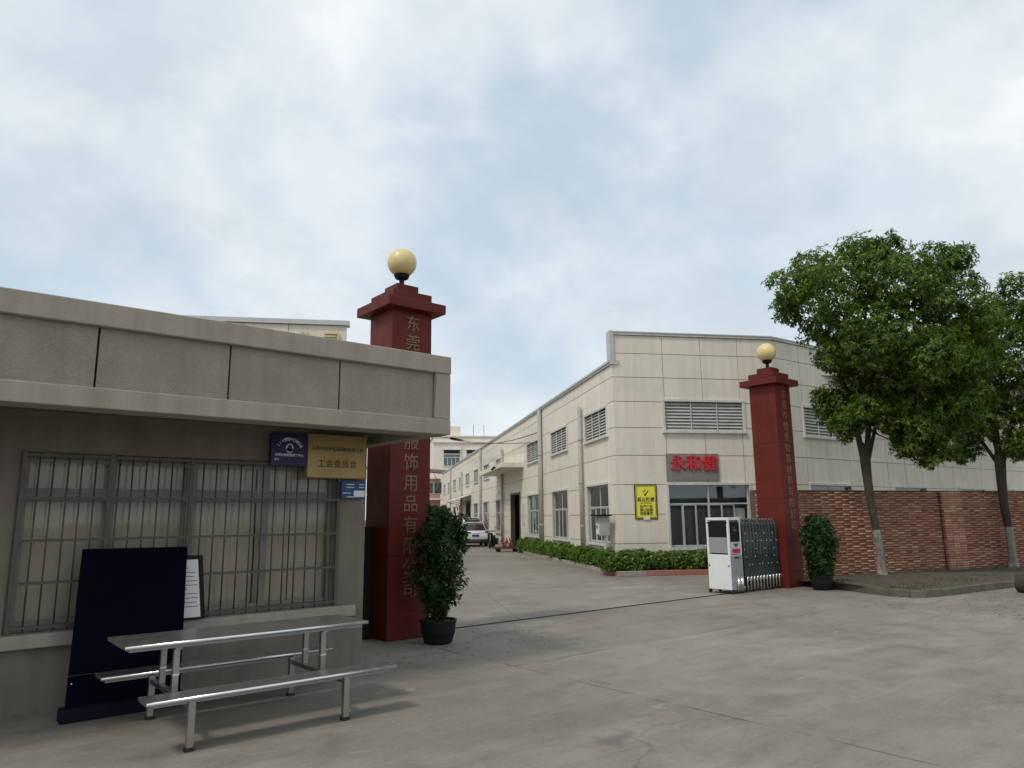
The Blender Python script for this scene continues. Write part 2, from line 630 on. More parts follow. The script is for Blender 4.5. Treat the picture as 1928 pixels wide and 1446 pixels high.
def glyph_mesh(body, size, ext, off=0.0, res=2):
    key = (body, size, ext, off)
    if key in GLYPH:
        return GLYPH[key]
    c = bpy.data.curves.new('writing', 'FONT')
    c.body = body
    c.size = size
    c.extrude = ext
    c.offset = off
    c.resolution_u = res
    c.align_x = 'CENTER'
    c.align_y = 'CENTER'
    o = bpy.data.objects.new('writing', c)
    COL.objects.link(o)
    dg = bpy.context.evaluated_depsgraph_get()
    dg.update()
    me = bpy.data.meshes.new_from_object(o.evaluated_get(dg))
    bpy.data.objects.remove(o)
    GLYPH[key] = me
    return me


def write(body, size, fn, s, d, z, mat, parent, name='lettering', ext=.004, off=0.0, rot=0.0, sx=1.0, bold=0.0):
    me = glyph_mesh(body, size, ext, off).copy()
    if bold:                        # heavier strokes: the same outline set again a little aside
        b = bmesh.new()
        for k, (dx, dy) in enumerate(((0, 0), (bold, 0), (0, bold*.7), (bold, bold*.7), (bold*.5, bold*.35))):
            n0 = len(b.verts)
            b.from_mesh(me)
            b.verts.ensure_lookup_table()
            for v in b.verts[n0:]:
                v.co += Vector((dx-bold/2, dy-bold*.35, k*.0012))
        b.to_mesh(me)
        b.free()
    me.materials.clear()
    me.materials.append(mat)
    o = bpy.data.objects.new(name, me)
    COL.objects.link(o)
    # reading direction: along +s when the outward side is -1 (viewer sees s grow to the right)
    e = Vector((*fn.e, 0))
    n = Vector((*fn.n, 0))
    if fn.side > 0:
        e = -e
    up = Vector((0, 0, 1))
    m = Matrix((e, up, n)).transposed().to_4x4()
    m = Matrix.Translation(fn(s, d, z)) @ m @ Matrix.Rotation(rot, 4, 'Z') @ Matrix.Diagonal((sx, 1, 1, 1))
    o.parent = parent
    o.matrix_parent_inverse = world_inv(parent)
    o.matrix_basis = m
    return o


def leaf_mesh(name, C, D, N, L, Wd, mat, parent=None, bend=.18):
    """C base points, D directions, N normals: every leaf its own small folded blade"""
    D = D/np.linalg.norm(D, axis=1, keepdims=True)
    N = N - D*np.sum(N*D, axis=1, keepdims=True)
    N = N/(np.linalg.norm(N, axis=1, keepdims=True)+1e-9)
    B = np.cross(D, N)
    L = L[:, None]
    Wd = Wd[:, None]
    n = len(C)
    V = np.empty((n, 4, 3), dtype=np.float32)
    V[:, 0] = C
    V[:, 1] = C + D*L*.45 + B*Wd*.5 + N*L*bend*.4
    V[:, 2] = C + D*L - N*L*bend
    V[:, 3] = C + D*L*.45 - B*Wd*.5 + N*L*bend*.4
    me = bpy.data.meshes.new(name)
    me.vertices.add(n*4)
    me.vertices.foreach_set('co', V.reshape(-1))
    me.loops.add(n*4)
    me.loops.foreach_set('vertex_index', np.arange(n*4, dtype=np.int32))
    me.polygons.add(n)
    me.polygons.foreach_set('loop_start', np.arange(0, n*4, 4, dtype=np.int32))
    me.polygons.foreach_set('loop_total', np.full(n, 4, dtype=np.int32))
    me.update(calc_edges=True)
    me.materials.append(mat)
    o = bpy.data.objects.new(name, me)
    COL.objects.link(o)
    if parent:
        o.parent = parent
        o.matrix_parent_inverse = world_inv(parent)
    return o


def unit(n):
    v = rng.normal(size=(n, 3))
    return v/np.linalg.norm(v, axis=1, keepdims=True)


def rosettes(P, D, k, L, W, droop=.25, spread=1.0):
    """k leaves radiating from each twig tip P pointing along D"""
    n = len(P)
    C = np.repeat(P, k, axis=0)
    A = np.repeat(D, k, axis=0)
    rad = unit(n*k)
    rad -= A*np.sum(rad*A, axis=1, keepdims=True)
    rad /= (np.linalg.norm(rad, axis=1, keepdims=True)+1e-9)
    d = A*.55 + rad*spread + np.array([0, 0, -droop])
    C = C + rad*.01 - A*rng.uniform(0, .12, (n*k, 1))
    N = A + np.array([0, 0, .5]) + .35*unit(n*k)
    l = L*rng.uniform(.65, 1.2, n*k)
    return C, d, N, l, W*rng.uniform(.75, 1.2, n*k)


# ------------------------------------------------------------------ building frames
BC = (19.92, 18.27)                 # near corner of the factory hall
AZL, AZF, AZR = 61.1, -29.7, -4.2
WL = wallframe(BC, AZL, +1)         # long side wall along the yard
WF = wallframe(BC, AZF, -1)         # front
BEND = 6.6
BD = WF(BEND, 0, 0)
WR = wallframe(BD[:2], AZR, -1)     # front bends along the street

# ================================================================== GROUND
gnd = MB()
gnd.add([(-400, -400, -.16), (900, -400, -.16), (900, 900, -.16), (-400, 900, -.16)], [(0, 1, 2, 3)])
ground = gnd.build('ground', M['soil'])
ground['kind'] = 'structure'


def jit(axis, k, v):
    """irregular broken joint edges: shared by both slabs that meet there"""
    return .018*sin(v*1.7+k*3.1) + .012*sin(v*5.3+k) + .008*sin(v*13.1+axis)


def slab_axis(x0, x1, y0, y1, gx0=.007, gx1=.007, gy0=.007, gy1=.007):
    n = 60
    pts = []
    for i in range(n):
        x = x0+(x1-x0)*i/n
        pts.append((x, y0+gy0+jit(0, y0, x)))
    for i in range(n):
        y = y0+(y1-y0)*i/n
        pts.append((x1-gx1+jit(1, x1, y), y))
    for i in range(n):
        x = x1-(x1-x0)*i/n
        pts.append((x, y1-gy1+jit(0, y1, x)))
    for i in range(n):
        y = y1-(y1-y0)*i/n
        pts.append((x0+gx0+jit(1, x0, y), y))
    MB().prism(pts, -.10, 0.0, lambda u, v, w: (u, v, w)).build('slab', M['ground'], ground, fix=True)


YT = 11.42
slab_axis(-40, 6.62, -30, YT)                       # street side, left
slab_axis(6.62, 40, 8.05, YT, gy1=.0)               # apron before the gate
slab_axis(6.62, 60, -30, 8.05)                      # street side, right


def clip(poly, n, c):
    out = []
    for i in range(len(poly)):
        a, b = poly[i], poly[(i+1) % len(poly)]
        da, db = a[0]*n[0]+a[1]*n[1]-c, b[0]*n[0]+b[1]*n[1]-c
        if da >= 0:
            out.append(a)
        if (da >= 0) != (db >= 0):
            t = da/(da-db)
            out.append((a[0]+(b[0]-a[0])*t, a[1]+(b[1]-a[1])*t))
    return out


e1, e2 = WL.e, WF.e
o1 = 10.55*e2[0]+13.1*e2[1]         # joint along e1 through (10.55,13.1)
o2 = 15.9*e1[0]+14.95*e1[1]         # joint along e2 through (15.9,14.95)
big = [(-10, YT), (80, YT), (140, 150), (-10, 150)]
G = .006
c1s = [-1e3, o1, 1e3]
c2s = [-1e3, o2, o2+9, o2+19, o2+31, 1e3]
for i in range(2):
    for j in range(5):
        pl = clip(big, e2, c1s[i]+G)
        pl = clip(pl, (-e2[0], -e2[1]), -(c1s[i+1]-G))
        pl = clip(pl, e1, c2s[j]+G) if pl else pl
        pl = clip(pl, (-e1[0], -e1[1]), -(c2s[j+1]-G)) if pl else pl
        if len(pl) > 2:
            MB().prism(pl, -.10, 0.0, lambda u, v, w: (u, v, w)).build('slab', M['ground'], ground)

# gate track set across the entrance
tr = thing('gate_track', 'thin dark steel track crossing the concrete entrance between the two red pillars', 'gate track', (11.8, YT, 0))
MB().box(7.3, 18.7, YT-.032, YT+.032, -.02, .006).build('rail_bed', M['rust'], tr)
MB().box(7.3, 18.7, YT-.012, YT+.012, .006, .016).build('rail', M['rust'], tr)

# ================================================================== FACTORY HALL
hall = thing('factory_hall', 'long cream panelled factory hall with louvred upper windows and red lettered plate', 'building', (*BC, 0))
ZL = [0, 1.01, 2.05, 3.13, 4.2, 5.24, 6.22, 7.15, 8.07, 8.78]
# openings (s0,s1,z0,z1)
low_L = [(.75, 3.6), (6.72, 9.7), (12.7, 15.7), (24.7, 27.0), (30.3, 33.3), (36.6, 39.2), (48.7, 51.2), (54.3, 57.0), (60.6, 63.2)]
up_L = [(.75, 3.7), (6.7, 9.75), (12.65, 15.7), (24.7, 26.9), (30.4, 33.2), (36.5, 39.2), (42.6, 45.4), (48.7, 51.1), (54.3, 57.0), (60.6, 63.2), (66.7, 68.9)]
door_L = [(18.05, 21.1, 0, 3.5), (41.8, 45.0, 0, 3.55)]
opL = [(a, b, .98, 3.18) for a, b in low_L] + [(a, b, 5.05, 6.1) for a, b in up_L] + door_L
pipes = [4.12, 11.85, 23.8, 34.4, 48.2, 59.4]
slL = [0.0, 4.12, 11.85, 17.6, 23.8, 34.4, 48.2, 59.4, 70.9]
panel_wall(hall, WL, slL, ZL[:7]+[7.15, 7.62], opL, M['panel'])
upF = [(2.03, 5.17, 5.14, 6.24)]
winF = [(2.03, 5.22, .84, 3.1)]
slF = [0, 2.04, 3.59, 5.12, BEND]
opF = upF + winF
panel_wall(hall, WF, slF, ZL, opF, M['panel'])
winR = [(1.85, 4.72), (8.28, 11.1), (14.5, 17.2), (20.8, 23.6)]
upR = [(1.78, 4.72), (8.2, 11.1), (14.4, 17.3), (20.8, 23.6)]
slR = [0, 1.76, 3.29, 4.82, 6.35, 7.88, 9.41, 10.94, 12.47, 14.0, 15.53, 17.06, 18.6, 20.1, 22.0, 24.0, 26.0]
opR = [(a, b, .84, 3.12) for a, b in winR] + [(a, b, 5.1, 6.23) for a, b in upR]
panel_wall(hall, WR, slR, ZL, opR, M['panel'])

# copings: pale metal roof trim on front, side and street wall
mb = MB()
mb.box(.02, BEND, -.27, .06, 8.785, 8.87, WF)
mb.build('coping', M['trim'], hall)
MB().box(.0, BEND+.02, -.31, .09, 8.871, 8.915, WF).build('coping', M['capmetal'], hall)
MB().box(BEND-BEND+.03, 26, -.27, .06, 8.785, 8.865, WR).build('coping', M['trim'], hall)
MB().box(.05, 26, -.31, .09, 8.866, 8.905, WR).build('coping', M['capmetal'], hall)
MB().box(-.06, .10, -.34, .075, 7.62, 8.93, WF).build('corner_trim', M['capmetal'], hall)
MB().box(-.05, 70.9, -.27, .07, 7.63, 7.70, WL).build('gutter', M['trim'], hall)
MB().box(-.05, 70.9, -.30, .12, 7.701, 7.78, WL).build('gutter', M['capmetal'], hall)
# roof sheet and closed rear so that nothing shines through
mb = MB()
mb.add([WL(.3, -.3, 7.6), WL(70.9, -.3, 7.6), WL(70.9, -26, 7.9), WL(3, -26, 7.9)], [(0, 1, 2, 3)])
mb.build('roof', M['capmetal'], hall)
MB().box(70.65, 70.9, -26, -.26, 0, 7.6, WL).build('rear_wall', M['panel'], hall)
mb = MB()
mb.box(.9, 17.9, -.9, -.85, 0, 7.5, WL)
mb.box(21.3, 70.5, -.9, -.85, 0, 7.5, WL)
mb.build('interior_wall', M['room'], hall)
MB().box(.9, BEND-.2, -.85, -.8, 0, 8.6, WF).build('interior_wall', M['room'], hall)
MB().box(.2, 26, -1.6, -1.5, 0, 8.6, WR).build('interior_wall', M['room'], hall)


def trim_frame(fn, s0, s1, z0, z1, w=.10, out=.05, sill=True):
    mb = MB()
    mb.box(s0-w, s0, -.12, out, z0, z1, fn)
    mb.box(s1, s1+w, -.12, out, z0, z1, fn)
    mb.box(s0-w, s1+w, -.12, out+.01, z1, z1+w, fn)
    mb.box(s0-w-.03, s1+w+.03, -.12, out+.05, z0-w, z0, fn)
    return mb


def glazing(parent, fn, s0, s1, z0, z1, trans_z, cols, name='window', glass='glass', curtain=0, openings=()):
    w = trim_frame(fn, s0, s1, z0, z1).build(name, M['trim'], parent, bevel=.006)
    t = .045
    d0, d1 = -.13, -.08
    mb = MB()
    mb.box(s0, s0+t, d0, d1, z0, z1, fn)
    mb.box(s1-t, s1, d0, d1, z0, z1, fn)
    mb.box(s0+t, s1-t, d0, d1, z0, z0+t, fn)
    mb.box(s0+t, s1-t, d0, d1, z1-t, z1, fn)
    mb.box(s0+t, s1-t, d0, d1, trans_z-t/2, trans_z+t/2, fn)
    mid = (s0+s1)/2
    mb.box(mid-t*.7, mid+t*.7, d0, d1-.004, z0+t, trans_z-t/2, fn)
    mb.box(mid-t*.7, mid+t*.7, d0, d1-.004, trans_z+t/2, z1-t, fn)
    mb.build('frame', M['alu'], w)
    # transom lights
    for a, b in ((s0+t, mid-t*.7), (mid+t*.7, s1-t)):
        MB().box(a, b, -.108, -.102, trans_z+t/2, z1-t, fn).build('pane', M[glass], w)
    # sliding sashes, alternately a little further in
    n = cols
    xs = [s0+t+(s1-s0-2*t)*i/n for i in range(n+1)]
    for i in range(n):
        if i in openings:
            continue
        a, b = xs[i]+.004, xs[i+1]-.004
        dd = -.10 if i % 2 else -.125
        za, zb = z0+t+.003, trans_z-t/2-.003
        q = .035
        mb = MB()
        mb.box(a, a+q, dd-.012, dd+.012, za, zb, fn)
        mb.box(b-q, b, dd-.012, dd+.012, za, zb, fn)
        mb.box(a+q, b-q, dd-.012, dd+.012, za, za+q, fn)
        mb.box(a+q, b-q, dd-.012, dd+.012, zb-q, zb, fn)
        mb.build('sash', M['alu'], w)
        MB().box(a+q, b-q, dd-.003, dd+.003, za+q, zb-q, fn).build('pane', M[glass], w)
    if curtain:
        mb = MB()
        N = 36
        a, b = s0+.05, s1-.05
        vs, fs = [], []
        for i in range(N+1):
            s = a+(b-a)*i/N
            d = -.32+.025*sin(i*1.9)
            vs += [fn(s, d, z0+.03), fn(s, d, z0+curtain*(z1-z0))]
        for i in range(N):
            fs.append((2*i, 2*i+2, 2*i+3, 2*i+1))
        mb.add(vs, fs)
        mb.build('curtain', M['curtain'], w)
    return w


def louvre(parent, fn, s0, s1, z0, z1, n=9, mull=2):
    w = trim_frame(fn, s0, s1, z0, z1, .10, .05).build('louvred_window', M['trim'], parent, bevel=.006)
    hgt = (z1-z0)/n
    th = .012
    for i in range(n):
        zc = z0+hgt*(i+.5)
        vs = []
        for s in (s0+.005, s1-.005):
            for dx, dz in ((-.085, hgt*.42), (-.085, hgt*.42-th), (-.01, -hgt*.42-th), (-.01, -hgt*.42)):
                vs.append(fn(s, dx, zc+dz))
        MB().add(vs, [(0, 1, 2, 3), (7, 6, 5, 4), (0, 4, 5, 1), (1, 5, 6, 2), (2, 6, 7, 3), (3, 7, 4, 0)]).build('slat', M['louvre'], w)
    for k in range(mull):
        s = s0+(s1-s0)*(k+1)/(mull+1)
        MB().box(s-.018, s+.018, -.02, .012, z0, z1, fn).build('mullion', M['alu'], w)
    MB().box(s0, s1, -.26, -.24, z0, z1, fn).build('back_panel', M['void'], w)
    return w


for a, b in low_L:
    glazing(hall, WL, a, b, .98, 3.18, 2.35, 4 if a < 20 else 2, curtain=.9 if a in (.75, 6.72, 24.7) else .6)
for k, (a, b) in enumerate(up_L):
    louvre(hall, WL, a, b, 5.05, 6.1, 9 if k < 6 else 5, 2 if k < 6 else 1)
glazing(hall, WF, 2.03, 5.22, .84, 3.1, 2.42, 6, glass='glass', curtain=.62, openings=(5,))
louvre(hall, WF, *upF[0], 9, 2)
for a, b in winR:
    glazing(hall, WR, a, b, .84, 3.12, 2.42, 4, glass='glass_dark')
for a, b in upR:
    louvre(hall, WR, a, b, 5.1, 6.23, 9, 2)

# downpipes
for k, s in enumerate(pipes):
    mb = MB()
    top = 6.6 if k % 2 == 0 else 7.62
    r = .09 if k != 1 else .12
    mb.tube([WL(s, .13, .05), WL(s, .13, top)], r, 12)
    p = mb.build('downpipe', M['pipe'], hall, smooth=True)
    for z in (1.6, 3.4, 5.2):
        MB().lathe([(r+.012, -.04), (r+.018, -.03), (r+.018, .03), (r+.012, .04)], WL(s, .13, z), 12).build('collar', M['pipe'], p, smooth=True)

# side entrance: canopy, dark door opening, return wall
MB().box(16.9, 26.6, .001, 1.35, 4.92, 5.2, WL).build('canopy', M['panel'], hall, bevel=.01)
dr = MB().box(18.0, 18.14, -.2, .05, 0, 3.5, WL).box(21.0, 21.14, -.2, .05, 0, 3.5, WL).box(18.14, 21.0, -.2, .05, 3.38, 3.5, WL).build('door_frame', M['bar'], hall)
MB().box(18.0, 21.2, -1.45, -1.42, 0, 3.4, WL).build('dark_opening', M['void'], dr)
MB().box(16.75, 17.3, .001, .05, 1.55, 2.75, WL).build('notice_board', M['alu'], hall)
mb = MB()
for z in (1.9, 2.5, 3.1):
    mb.box(21.6, 21.75, .001, .09, z, z+.14, WL)
mb.build('switch_box', M['white'], hall)
mb = MB()
mb.tube([WL(19.0, 1.36, 5.02), WL(19.0, 1.52, 5.06)], .05, 8)
mb.tube([WL(19.0, 1.46, 5.0), WL(18.7, 1.62, 4.9)], .07, 8)
mb.build('security_camera', M['black'], hall)
mb = MB()
mb.tube([WL(23.8, .2, 3.65), WL(23.5, .42, 3.62)], .035, 6)
mb.lathe([(.02, .09), (.13, .0), (.14, -.05), (.05, -.08)], WL(23.4, .5, 3.62), 12)
mb.build('wall_lamp', M['white'], hall)
# second door with sloping awning further back
dr = MB().box(41.7, 41.84, -.2, .05, 0, 3.55, WL).box(44.9, 45.04, -.2, .05, 0, 3.55, WL).box(41.84, 44.9, -.2, .05, 3.43, 3.55, WL).build('door_frame', M['bar'], hall)
MB().box(41.84, 44.9, -1.2, -1.17, 0, 3.5, WL).build('dark_opening', M['void'], dr)
mb = MB()
mb.hexa([WL(41.2, .02, 4.05), WL(50.5, .02, 4.05), WL(50.5, 1.5, 3.55), WL(41.2, 1.5, 3.55), WL(41.2, .02, 4.13), WL(50.5, .02, 4.13), WL(50.5, 1.5, 3.61), WL(41.2, 1.5, 3.61)])
aw = mb.build('awning', M['trim'], hall)
for s in (41.5, 46, 50.2):
    MB().tube([WL(s, 1.4, 3.58), WL(s, .03, 3.25)], .03, 6).build('bracket', M['bar'], aw)

# grey plate with red raised characters over the front window
MB().box(1.98, 4.05, .002, .06, 3.26, 4.27, WF).build('sign_plate', M['signgrey'], hall, bevel=.004)
for ch, s in (('永', 2.43), ('和', 3.05), ('健', 3.68)):
    write(ch, .62, WF, s, .085, 3.88, M['redletter'], hall, 'character', .025, .002, bold=.022)

# ------------------------------------------------------------------ no-smoking board on the front wall
sg = thing('warning_sign', 'yellow no smoking board with black striped edge on the cream front wall', 'sign', WF(1.13, 0, 2.5))
MB().box(.70, 1.56, .003, .028, 1.87, 3.13, WF).build('board', M['black'], sg)
MB().box(.735, 1.525, .028, .032, 1.905, 3.095, WF).build('yellow_face', M['yellow'], sg)
mb = MB()


def stripe(s, z, w, h, horiz):
    k = .018
    if horiz:
        mb.prism([(s, z), (s+w*.5, z), (s+w*.5+k, z+h), (s+k, z+h)], .0325, .0345, lambda u, v, q: WF(u, q, v))
    else:
        mb.prism([(s, z), (s+w, z+k), (s+w, z+k+h*.5), (s, z+h*.5)], .0325, .0345, lambda u, v, q: WF(u, q, v))


for i in range(15):
    s = .745+i*.051
    stripe(s, 1.912, .05, .045, True)
    stripe(s, 3.045, .05, .045, True)
for i in range(21):
    z = 1.965+i*.0515
    stripe(.738, z, .045, .05, False)
    stripe(1.477, z, .045, .05, False)
mb.build('striped_edge', M['black'], sg)
write('禁止吸烟', .165, WF, 1.13, .036, 2.575, M['ink'], sg, 'lettering', .002, .004)
write('NO SMOKING', .07, WF, 1.13, .036, 2.455, M['ink'], sg, 'lettering', .002)
for i, tx in enumerate(('生产厂区', '禁止吸烟', '违者重罚')):
    write(tx, .125, WF, 1.13, .036, 2.32-i*.125, M['ink'], sg, 'lettering', .002, .002)
mb = MB()                            # pictogram: cigarette, smoke and bar
mb.prism([(1.06, 2.74), (1.12, 2.70), (1.16, 2.78), (1.10, 2.82)], .0325, .0345, lambda u, v, q: WF(u, q, v))
mb.prism([(1.14, 2.80), (1.17, 2.78), (1.24, 2.90), (1.21, 2.92)], .0325, .0345, lambda u, v, q: WF(u, q, v))
mb.prism([(1.0, 2.88), (1.04, 2.90), (1.10, 2.86), (1.06, 2.83)], .0325, .0345, lambda u, v, q: WF(u, q, v))
mb.prism([(1.08, 2.94), (1.12, 2.95), (1.14, 2.90), (1.10, 2.89)], .0325, .0345, lambda u, v, q: WF(u, q, v))
mb.build('pictogram', M['ink'], sg)
MB().box(1.0, 1.26, .036, .04, 1.85, 1.96, WF).build('sticker', M['paper'], sg)

# ------------------------------------------------------------------ meter box on a post
mbx = thing('meter_box', 'grey meter box on a thin white post by the hall corner', 'meter box', WL(.35, .45, 0))
f = WL
MB().box(.33, .41, .30, .38, 0, 1.5, f).build('post', M['white'], mbx)
MB().box(.12, .62, .25, .60, 1.3, 2.0, f).build('cabinet', M['pipe'], mbx, bevel=.01)
MB().box(.02, .72, .18, .78, 2.0, 2.06, f).build('lid', M['black'], mbx, bevel=.005)
MB().box(.22, .50, .601, .64, 1.36, 1.74, f).build('meter', M['white'], mbx)
MB().box(.30, .42, .641, .648, 1.55, 1.68, f).build('dial', M['black'], mbx)

# ------------------------------------------------------------------ hedge planter along the hall
pl = thing('raised_planter', 'low kerbed planter with flaking red kerb stones along the factory hall', 'planter', (18.7, 17.2, 0))
KC = (18.6, 17.06)
KL = wallframe(KC, AZL, +1)
KF = wallframe(KC, AZF, -1)
for i in range(17):
    a, b = i*.95+.12, (i+1)*.95+.112
    MB().box(a, b, -.13, 0, 0, .16+.008*sin(i*2.3), KL).build('kerb_stone', M['kerb_red'] if i < 2 else M['kerb_plain'], pl, bevel=.012)
for i in range(8):
    a, b = i*1.0+.02, (i+1)*1.0+.01
    MB().box(a, b, -.13, 0, 0, .17+.006*sin(i*1.7), KF).build('kerb_stone', M['kerb_red'] if i in (1, 2, 3, 5) else M['kerb_plain'], pl, bevel=.012)
MB().hexa([KL(.05, -.14, .0), KF(8, -.14, .0), WF(7, .01, 0), WF(0, .01, 0), KL(.05, -.14, .12), KF(8, -.14, .12), WF(7, .01, .12), WF(0, .01, .12)]).build('soil', M['soil'], pl)
MB().box(.0, 16.6, .01, .42, 0, .12, WL).build('soil', M['soil'], pl)


def hedge(name, label, fn, s0, s1, d0, d1, top, n, group):
    h = thing(name, label, 'hedge', fn((s0+s1)/2, (d0+d1)/2, .12), group)
    s = rng.uniform(s0, s1, n)
    u = rng.uniform(-1, 1, n)
    v = rng.uniform(0, 1, n)**.6
    bump = .86+.07*np.sin(s*2.1+1)+.05*np.sin(s*4.7)+.04*np.sin(s*9.1+2)
    prof = np.sqrt(np.clip(1-np.abs(u)**3.0, 0, 1))
    z = .14+v*top*bump*(.35+.65*prof)
    d = (d0+d1)/2+u*(d1-d0)/2*(1+.12*np.sin(s*3.3))
    P = np.stack([fn.e[0]*s+fn.n[0]*d, fn.e[1]*s+fn.n[1]*d, z], 1)+np.array([*(fn(0, 0, 0)[:2]), 0])
    D = np.stack([fn.n[0]*u, fn.n[1]*u, .4+.9*v], 1)+.55*unit(n)
    D /= np.linalg.norm(D, axis=1, keepdims=True)
    C, dd, N, L, Wd = rosettes(P, D, 6, .13, .06, .1)
    leaf_mesh('foliage', C, dd, N, L, Wd, M['leaf_hedge'], h)
    mb = MB()
    for i in range(int((s1-s0)*5)):
        q = random.uniform(s0, s1)
        dq = random.uniform(d0+.1, d1-.1)
        mb.tube([fn(q, dq, .1), fn(q+random.uniform(-.1, .1), dq+random.uniform(-.06, .06), .45)], .01, 5)
    mb.build('stem', M['bark'], h)
    return h


hedge('hedge', 'leafy green hedge below the large front window of the hall', WF, -.9, 6.3, .30, 1.52, .74, 4200, 'hedges round the hall')
hedge('hedge', 'narrow green hedge running along the side wall beside the meter box', WL, -.3, 16.6, .05, .56, .74, 5200, 'hedges round the hall')

# ================================================================== TWIN HALL behind the guardhouse
twin = thing('factory_hall', 'cream panelled hall showing only its roof edge and gold characters above the guardhouse', 'building', WF(-9.78, 0, 0))
WT = wallframe(WF(-9.78, 0, 0)[:2], AZF+180, +1)
WTS = wallframe(WF(-9.78, 0, 0)[:2], AZL, -1)
panel_wall(twin, WT, [0, 2.0, 3.5, 5.0, 6.6, 8.2, 10, 14, 20], [0, 4.2, 6.22, 7.4, 8.78], [], M['panel'])
panel_wall(twin, WTS, [.05, 12, 24, 40, 60], [0, 4.2, 7.6], [], M['panel'])
MB().box(-.1, 20, -.3, .09, 8.785, 8.95, WT).build('coping', M['capmetal'], twin)
MB().box(-.1, 60, -.25, .09, 7.61, 7.75, WTS).build('gutter', M['capmetal'], twin)
MB().box(.3, 20, -12, -.3, 7.4, 7.55, WT).build('roof', M['capmetal'], twin)
for ch, s in (('司', .50), ('公', 1.42), ('限', 2.34), ('有', 3.26)):
    write(ch, .62, WT, s, .05, 8.20, M['goldletter'], twin, 'character', .03, .008)

# ================================================================== FAR BUILDINGS at the end of the yard
FB = (WL(95, 0, 0)[0], WL(95, 0, 0)[1])
WB = wallframe(FB, AZF, -1)
far = thing('apartment_building', 'pale pink flat-roofed block with green windows beyond the end of the yard', 'building', WB(6, 0, 0))
opB = [(a, a+2.7, z, z+2.6) for a in (2.3, 6.1, 10.0, 14.0) for z in (10.5, 6.6, 2.8)]
mb = MB()
region(mb, WB, (.6, 22, 0, 15.3), opB, -.4, 0)
mb.build('wall', M['pink'], far)
MB().box(.6, 1.0, -10, -.4, 0, 15.3, WB).build('wall', M['pink'], far)
MB().box(.4, 22, -.4, .25, 14.3, 14.5, WB).build('ledge', M['pink'], far)
MB().box(.4, 22, -10, .15, 15.3, 15.5, WB).build('roof', M['pink'], far)
MB().box(.9, 5.2, -8, -1.2, 15.5, 17.2, WB).build('stair_tower', M['pink'], far)
MB().tube([WB(5.2, .08, .2), WB(5.2, .08, 15.2)], .07, 8).build('downpipe', M['trim'], far)
for a, b, z0, z1 in opB:
    w = MB().box(a, b, -.3, .06, z1-.75, z1-.62, WB).box(a-.1, b+.1, -.3, .12, z0-.15, z0, WB).box(a-.1, b+.1, -.05, .25, z1, z1+.12, WB).build('window', M['trim'], far)
    for k in range(4):
        x0 = a+(b-a)*k/4
        MB().box(x0+.04, x0+(b-a)/4-.04, -.26, -.22, z0+.05, z1-1.25, WB).build('pane', M['greenglass'], w)
    MB().box(a+.05, b-.05, -.26, -.22, z1-1.15, z1-.75, WB).build('pane', M['greenglass'], w)
    fr = MB()
    for k in range(5):
        x0 = a+(b-a)*k/4
        fr.box(x0-.04, x0+.04, -.28, -.2, z0, z1-1.25, WB)
    fr.box(a, b, -.28, -.2, z1-1.25, z1-1.15, WB)
    fr.build('frame', M['white'], w)
MB().box(1.2, 20, -3, -2.9, 0, 15, WB).build('interior_wall', M['room'], far)
for x in (7.5, 9.3):
    MB().tube([WB(x, -2, 15.5), WB(x, -2, 17.6)], .04, 5).build('antenna_pole', M['wire'], far)

FP = (WL(73, 0, 0)[0], WL(73, 0, 0)[1])
WP = wallframe(FP, AZF, -1)
shed = thing('workshop', 'small faded red workshop with a brown lean-to roof at the far end of the yard', 'building', WP(-2.5, 0, 0))
opP = [(a, a+.9, z, z+1.5) for a in (-3.6, -2.0, -.9) for z in (5.2, 1.2)]
mb = MB()
region(mb, WP, (-6, -.1, 0, 7.2), opP, -.3, 0)
mb.build('wall', M['pinkdark'], shed)
for a, b, z0, z1 in opP:
    w = MB().box(a-.08, a, -.2, .05, z0, z1, WP).box(b, b+.08, -.2, .05, z0, z1, WP).box(a-.08, b+.08, -.2, .07, z1, z1+.08, WP).box(a-.08, b+.08, -.2, .08, z0-.08, z0, WP).build('window', M['trim'], shed)
    MB().box(a, b, -.18, -.14, z0, z1, WP).build('pane', M['glass_dark'], w)
MB().hexa([WP(-6.2, -3, 8.9), WP(.9, -3, 8.4), WP(.9, 1.4, 7.7), WP(-6.2, 1.4, 8.2), WP(-6.2, -3, 9.05), WP(.9, -3, 8.55), WP(.9, 1.4, 7.85), WP(-6.2, 1.4, 8.35)]).build('roof', M['roofbrown'], shed)
MB().box(-6, .2, .001, 1.6, 4.35, 4.55, WP).build('canopy', M['panel'], shed)
MB().box(-1.6, -.3, .001, .05, 0, 3.4, WP).build('door', M['bar'], shed)
mb = MB()
for k in range(5):
    mb.tube([WP(-4.6+k*1.2, 1.3, 7.7), WP(-4.0+k*1.2, .05, 6.7)], .035, 5)
mb.build('roof_strut', M['bar'], shed)

# overhead cables with splice box
cb = thing('overhead_cable', 'thin overhead cables with a dark junction box strung across the yard', 'cable', (20, 50, 9))
A, Bm, Cc = Vector((26.8, 58.5, 11.3)), Vector(WL(43, 1.2, 9.35)), Vector(WL(12, .12, 6.45))


def sag(a, b, k, n=14):
    return [a.lerp(b, i/n) - Vector((0, 0, 4*k*(i/n)*(1-i/n))) for i in range(n+1)]


